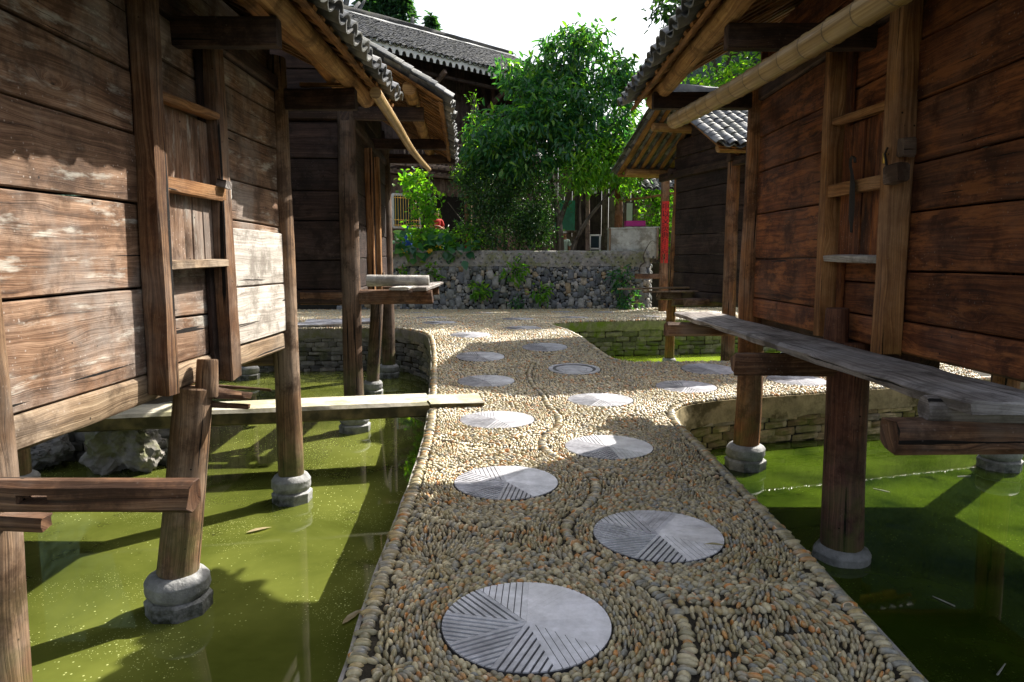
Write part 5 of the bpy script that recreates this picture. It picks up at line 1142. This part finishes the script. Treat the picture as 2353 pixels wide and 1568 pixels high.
# ------------------------------------------------------------------ people behind the wall
def skin_body(name, verts, edges, rad, mat, root, sub=2):
    me = bpy.data.meshes.new(name); me.from_pydata(verts, edges, []); o = bpy.data.objects.new(name, me); COL.objects.link(o)
    o.modifiers.new('s', 'SKIN'); sm = o.modifiers.new('u', 'SUBSURF'); sm.levels = sub; sm.render_levels = sub
    for i, r_ in enumerate(rad): d = me.skin_vertices[0].data[i]; d.radius = (r_, r_) if not isinstance(r_, tuple) else r_; d.use_root = i == 0
    bpy.context.view_layer.update(); m2 = bpy.data.meshes.new_from_object(o.evaluated_get(bpy.context.evaluated_depsgraph_get())); bpy.data.objects.remove(o)
    m2.materials.clear(); return link(name, m2, mat, root)
def person(label, x, y, z, h, face, shirt, trouser, hair, folded):
    root = empty('person', (x, y, z), label, 'person'); s_ = h / 1.7; c, sn = math.cos(face), math.sin(face)
    def T(p): a, b, d = p[0] * s_, p[1] * s_, p[2] * s_; return (x + a * c - b * sn, y + a * sn + b * c, z + d)
    V = [(0, 0, .95), (0, .01, 1.12), (0, .01, 1.32), (0, .01, 1.45), (0, -.005, 1.53), (0, -.015, 1.60), (0, -.01, 1.68)]; r = [.115, .10, .12, .075, .045, .075, .07]; E = [(0, 1), (1, 2), (2, 3), (3, 4), (4, 5), (5, 6)]
    for sg in (1, -1):
        b = len(V)
        if folded: V += [(sg * .17, 0, 1.40), (sg * .22, -.05, 1.13), (sg * .02, -.21, 1.17 + .04 * sg), (-sg * .10, -.20, 1.19 + .04 * sg)]
        else: V += [(sg * .17, 0, 1.40), (sg * .21, .02, 1.13), (sg * .21, -.07, .90), (sg * .21, -.09, .82)]
        r += [.055, .042, .033, .03]; E += [(3, b), (b, b + 1), (b + 1, b + 2), (b + 2, b + 3)]; b = len(V)
        V += [(sg * .09, 0, .88), (sg * .10, -.01, .48), (sg * .10, .02, .08), (sg * .10, -.10, .03)]; r += [.085, .055, .04, .035]; E += [(0, b), (b, b + 1), (b + 1, b + 2), (b + 2, b + 3)]
        b = len(V); hx = V[b - 5]
        for f_ in range(4): V += [(hx[0] + sg * (-.015 if folded else 0) * 1, hx[1] - .02 * (f_ - 1.5) * (0 if folded else 1), hx[2] - (.05 if not folded else .0) + (.02 * (f_ - 1.5) if folded else 0))]; V[-1] = (V[-1][0] - sg * (.06 if folded else 0), V[-1][1], V[-1][2]); r += [.009]; E += [(b - 5, b + f_)]
        V += [(hx[0], hx[1] - .04, hx[2] + .01)]; r += [.01]; E += [(b - 5, b + 4)]
    V += [(0, -.095, 1.605)]; r += [.013]; E += [(5, len(V) - 1)]
    for sg in (1, -1): V += [(sg * .08, 0, 1.61)]; r += [.016]; E += [(5, len(V) - 1)]
    body = skin_body('body', [T(p) for p in V], E, [q * s_ for q in r], M['skin'], root)
    Vs = [(0, 0, .92), (0, .01, 1.12), (0, .01, 1.32), (0, .01, 1.43)]; Es = [(0, 1), (1, 2), (2, 3)]; rs_ = [.14, .135, .15, .09]
    for sg in (1, -1): b = len(Vs); Vs += [(sg * .175, 0, 1.40), (sg * .215, -.03, 1.20)]; rs_ += [.075, .062]; Es += [(3, b), (b, b + 1)]
    skin_body('shirt', [T(p) for p in Vs], Es, [q * s_ for q in rs_], M[shirt], root)
    Vt = [(0, 0, .97)]; Et = []; rt = [.145]
    for sg in (1, -1): b = len(Vt); Vt += [(sg * .095, 0, .86), (sg * .105, -.005, .48), (sg * .105, .015, .12)]; rt += [.105, .08, .07]; Et += [(0, b), (b, b + 1), (b + 1, b + 2)]
    skin_body('trousers', [T(p) for p in Vt], Et, [q * s_ for q in rt], M[trouser], root)
    if hair:
        skin_body('hair', [T((0, .02, 1.66)), T((0, .0, 1.715)), T((0, .06, 1.62))], [(0, 1), (0, 2)], [.085 * s_, .07 * s_, .06 * s_], M[hair], root)
    mb = MB()
    for sg in (1, -1): mb.lathe(T((sg * .03, -.082, 1.625)), [(.001, -.008 * s_), (.009 * s_, 0), (.001, .008 * s_)], 8)
    mb.build('eye', M['ink'], body)
    mb = MB(); mb.beam(T((-.022, -.087, 1.562)), T((.022, -.087, 1.562)), .006, .008, jit=0); mb.build('mouth', M['shirt_red'], body)
person('person with folded arms in red top and navy apron, behind the vine', -2.42, 22.2, 1.36, 1.66, .5, 'shirt_red', 'cloth_navy', 'hair', True)
person('grey-haired person in a pale shirt, half hidden beyond the wall by the tree trunks', 1.78, 23.5, .85, 1.55, .2, 'shirt_pale', 'cloth_navy', 'hair_grey', False)
mb = MB(); mb.log((-3.32, 21.9, 1.36), (-3.3, 21.9, 2.55), .34, .06, wob=.05, knob=.35, n=18); solo(mb, 'cloth_bundle', 'blue_cloth', 'blue cloth draped over a heap under the window', 'cloth')
mb = MB(); mb.log((-2.95, 22.0, 1.9), (-1.9, 22.0, 1.95), .16, .14, wob=.05, knob=.3, n=14); solo(mb, 'cloth_roll', 'blue_cloth', 'blue sheet spread beside the person behind the leaves', 'cloth')
mb = MB(); mb.lathe((-3.05, 21.25, 1.5), [(.09, 0), (.13, .24), (.135, .25), (.12, .25), (.085, .02), (.01, .02)], 16); solo(mb, 'bucket', 'red_paper', 'red bucket behind the squash leaves', 'bucket')

# ------------------------------------------------------------------ small things by the water
mb = MB()
def boulder(label, c, r, sd, mat='rubble'):
    m_ = bmesh.new(); bmesh.ops.create_icosphere(m_, subdivisions=5, radius=1)
    for v in m_.verts:
        p = v.co.copy(); k = 1 + .4 * mnoise.noise(p * 1.1 + Vector((sd, 0, 0))) + .22 * mnoise.noise(p * 2.7 + Vector((sd, 3, 0))) - .26 * abs(mnoise.noise(p * 3.2 + Vector((sd, 7, 0)))) - .12 * abs(mnoise.noise(p * 8 + Vector((sd, 9, 0))))
        v.co = Vector((p.x * r[0] * k + c[0], p.y * r[1] * k + c[1], p.z * r[2] * k + c[2]))
    me = bpy.data.meshes.new('boulder'); m_.to_mesh(me); m_.free(); tag(link('boulder', me, M[mat], None, None, False), label, 'boulder', 'boulders under the left granary')
boulder('pale craggy boulder under the left granary, right of its rear post', (-3.9, 6.72, -.32), (.38, .3, .36), 3, 'concrete'); boulder('small dark rock at the waterline beside the pale boulder', (-3.45, 6.95, -.55), (.22, .18, .14), 11)
boulder('dark rock left of the rear post under the left granary', (-4.8, 6.75, -.45), (.3, .25, .2), 23)
bl = [(-3.62, 7.9), (-3.6, 7.3), (-3.75, 7.08), (-4.4, 7.0), (-5.56, 6.95)]
pond_wall('dark stacked stone bank in the shade under the left granary', bl, ZL, -1, M['rubble'], hr=(.09, .18), lr=(.12, .4), cap=.05)
slab([(-5.56, 7.0), (-4.4, 7.05), (-3.8, 7.12), (-3.66, 7.3), (-3.68, 7.9), (-5.7, 7.9)], -.03, -1.2, 'bank_ground', M['soil'])
bank = [(-5.6, -2), (-5.5, 3), (-5.55, 7), (-6.2, 10), (-6.4, 12.7)]
pond_wall('rough bank wall of the left pond behind the left granaries', smooth_line(bank, 2), ZL, 1, M['rubble'], hr=(.1, .2), lr=(.2, .5))
slab([(-14.5, -3), (-5.63, -3), (-5.53, 3), (-5.58, 7), (-6.23, 10), (-6.43, 12.62), (-14.5, 12.62)], -.03, -1.2, 'bank_ground', M['soil'])
rb = [(6.9, -3), (6.8, 3), (6.9, 8.4)]
slab([(6.93, -3), (14.5, -3), (12.6, 10.6), (6.92, 8.78)], -.03, -1.2, 'bank_ground', M['soil'])
pond_wall('bank wall of the right pond under the right granary', rb, ZR, -1, M['rubble'])
for i, (x0, y0, x1, y1, lab) in enumerate(((-4.1, 13.35, -2.75, 13.95, 'large flat flagstone with a sunlit corner, left of the logs'), (-4.2, 12.80, -3.0, 13.25, 'nearer flat flagstone beside the left pond'))):
    mb = MB(); rough_plank(mb, ((x0), (y0 + y1) / 2, .255), (x1, (y0 + y1) / 2 + .12, .265), y1 - y0, (y1 - y0) * .8, .07, n=8, edge=.06); solo(mb, 'flagstone', 'slate', lab, 'flagstone', 'flagstones by the left pond')
for i, (p0, p1, lab) in enumerate((((1.85, 11.9, .99), (3.4, 12.0, 1.02), 'long thin plank sticking out left from the small granary'), ((2.25, 11.75, .95), (3.4, 11.72, .96), 'shorter thin plank below the long one at the small granary'))):
    mb = MB(); mb.beam(p0, p1, .12, .03, jit=.004); solo(mb, 'thin_plank', 'beam_pale', lab, 'plank', 'thin planks on the small granary')
FL = [(-2.05, 5.05, .9, 'curled pale leaf floating between the two left posts'), (-.98, 3.72, .4, 'pale leaf shape on the water beside the path edge, left pond'), (-1.05, 2.72, 1.2, 'long pale leaf shape on the water at the bottom of the picture'), (-.93, 2.62, 1.1, 'shorter pale leaf shape beside the long one at the bottom')]  # pale leaf shapes lying flat on the left pond
for x, y, a, lab in FL:
    o = inst('floating_leaf', LV, LF, np.array([[x, y, ZL + .012]]), np.array([[[.05 * math.cos(a), .2 * -math.sin(a) * -1, 0], [-.05 * math.sin(a), .2 * math.cos(a), 0], [0, 0, .05]]]), M['dry_leaf']); tag(o, lab, 'leaf', 'dry leaves on the water')
SW = [(2.75, 5.35, .3, 'pale straw floating by the right granary front post'), (2.95, 3.55, 1.3, 'short pale straw on the dark water, lower right'), (3.3, 5.9, 2.4, 'straw floating beyond the dark pillar'), (2.45, 3.2, .7, 'straw tip floating close to the path edge, lower right'), (4.3, 6.3, .1, 'bright straw floating by the far right stone base'), (2.6, 3.9, 2.0, 'bent straw floating below the dark pillar')]
for x, y, a, lab in SW:
    mb = MB(); L_ = .06; mb.log((x - L_ * math.cos(a), y - L_ * math.sin(a), ZR + .006), (x + L_ * math.cos(a), y + L_ * math.sin(a), ZR + .008), .005, .003, n=6); solo(mb, 'straw', 'pale_log', lab, 'straw', 'straws floating on the right pond')
# fallen leaves on the path
LP_ = [(.45, 3.15, .6, 'dry leaf lying on the pebbles between the first two discs'), (1.25, 3.28, 2.2, 'thin dry leaf near the right kerb by the dark post'), (1.0, 3.42, 1.6, 'dry stalk lying on the second disc')]
for x, y, a, lab in LP_:
    o = inst('fallen_leaf', LV, LF, np.array([[x, y, .022]]), np.array([[[.02 * math.cos(a), .12 * math.sin(a), 0], [-.02 * math.sin(a), .12 * math.cos(a), 0], [0, 0, .06]]]), M['dry_leaf']); tag(o, lab, 'leaf', 'dry leaves on the path')
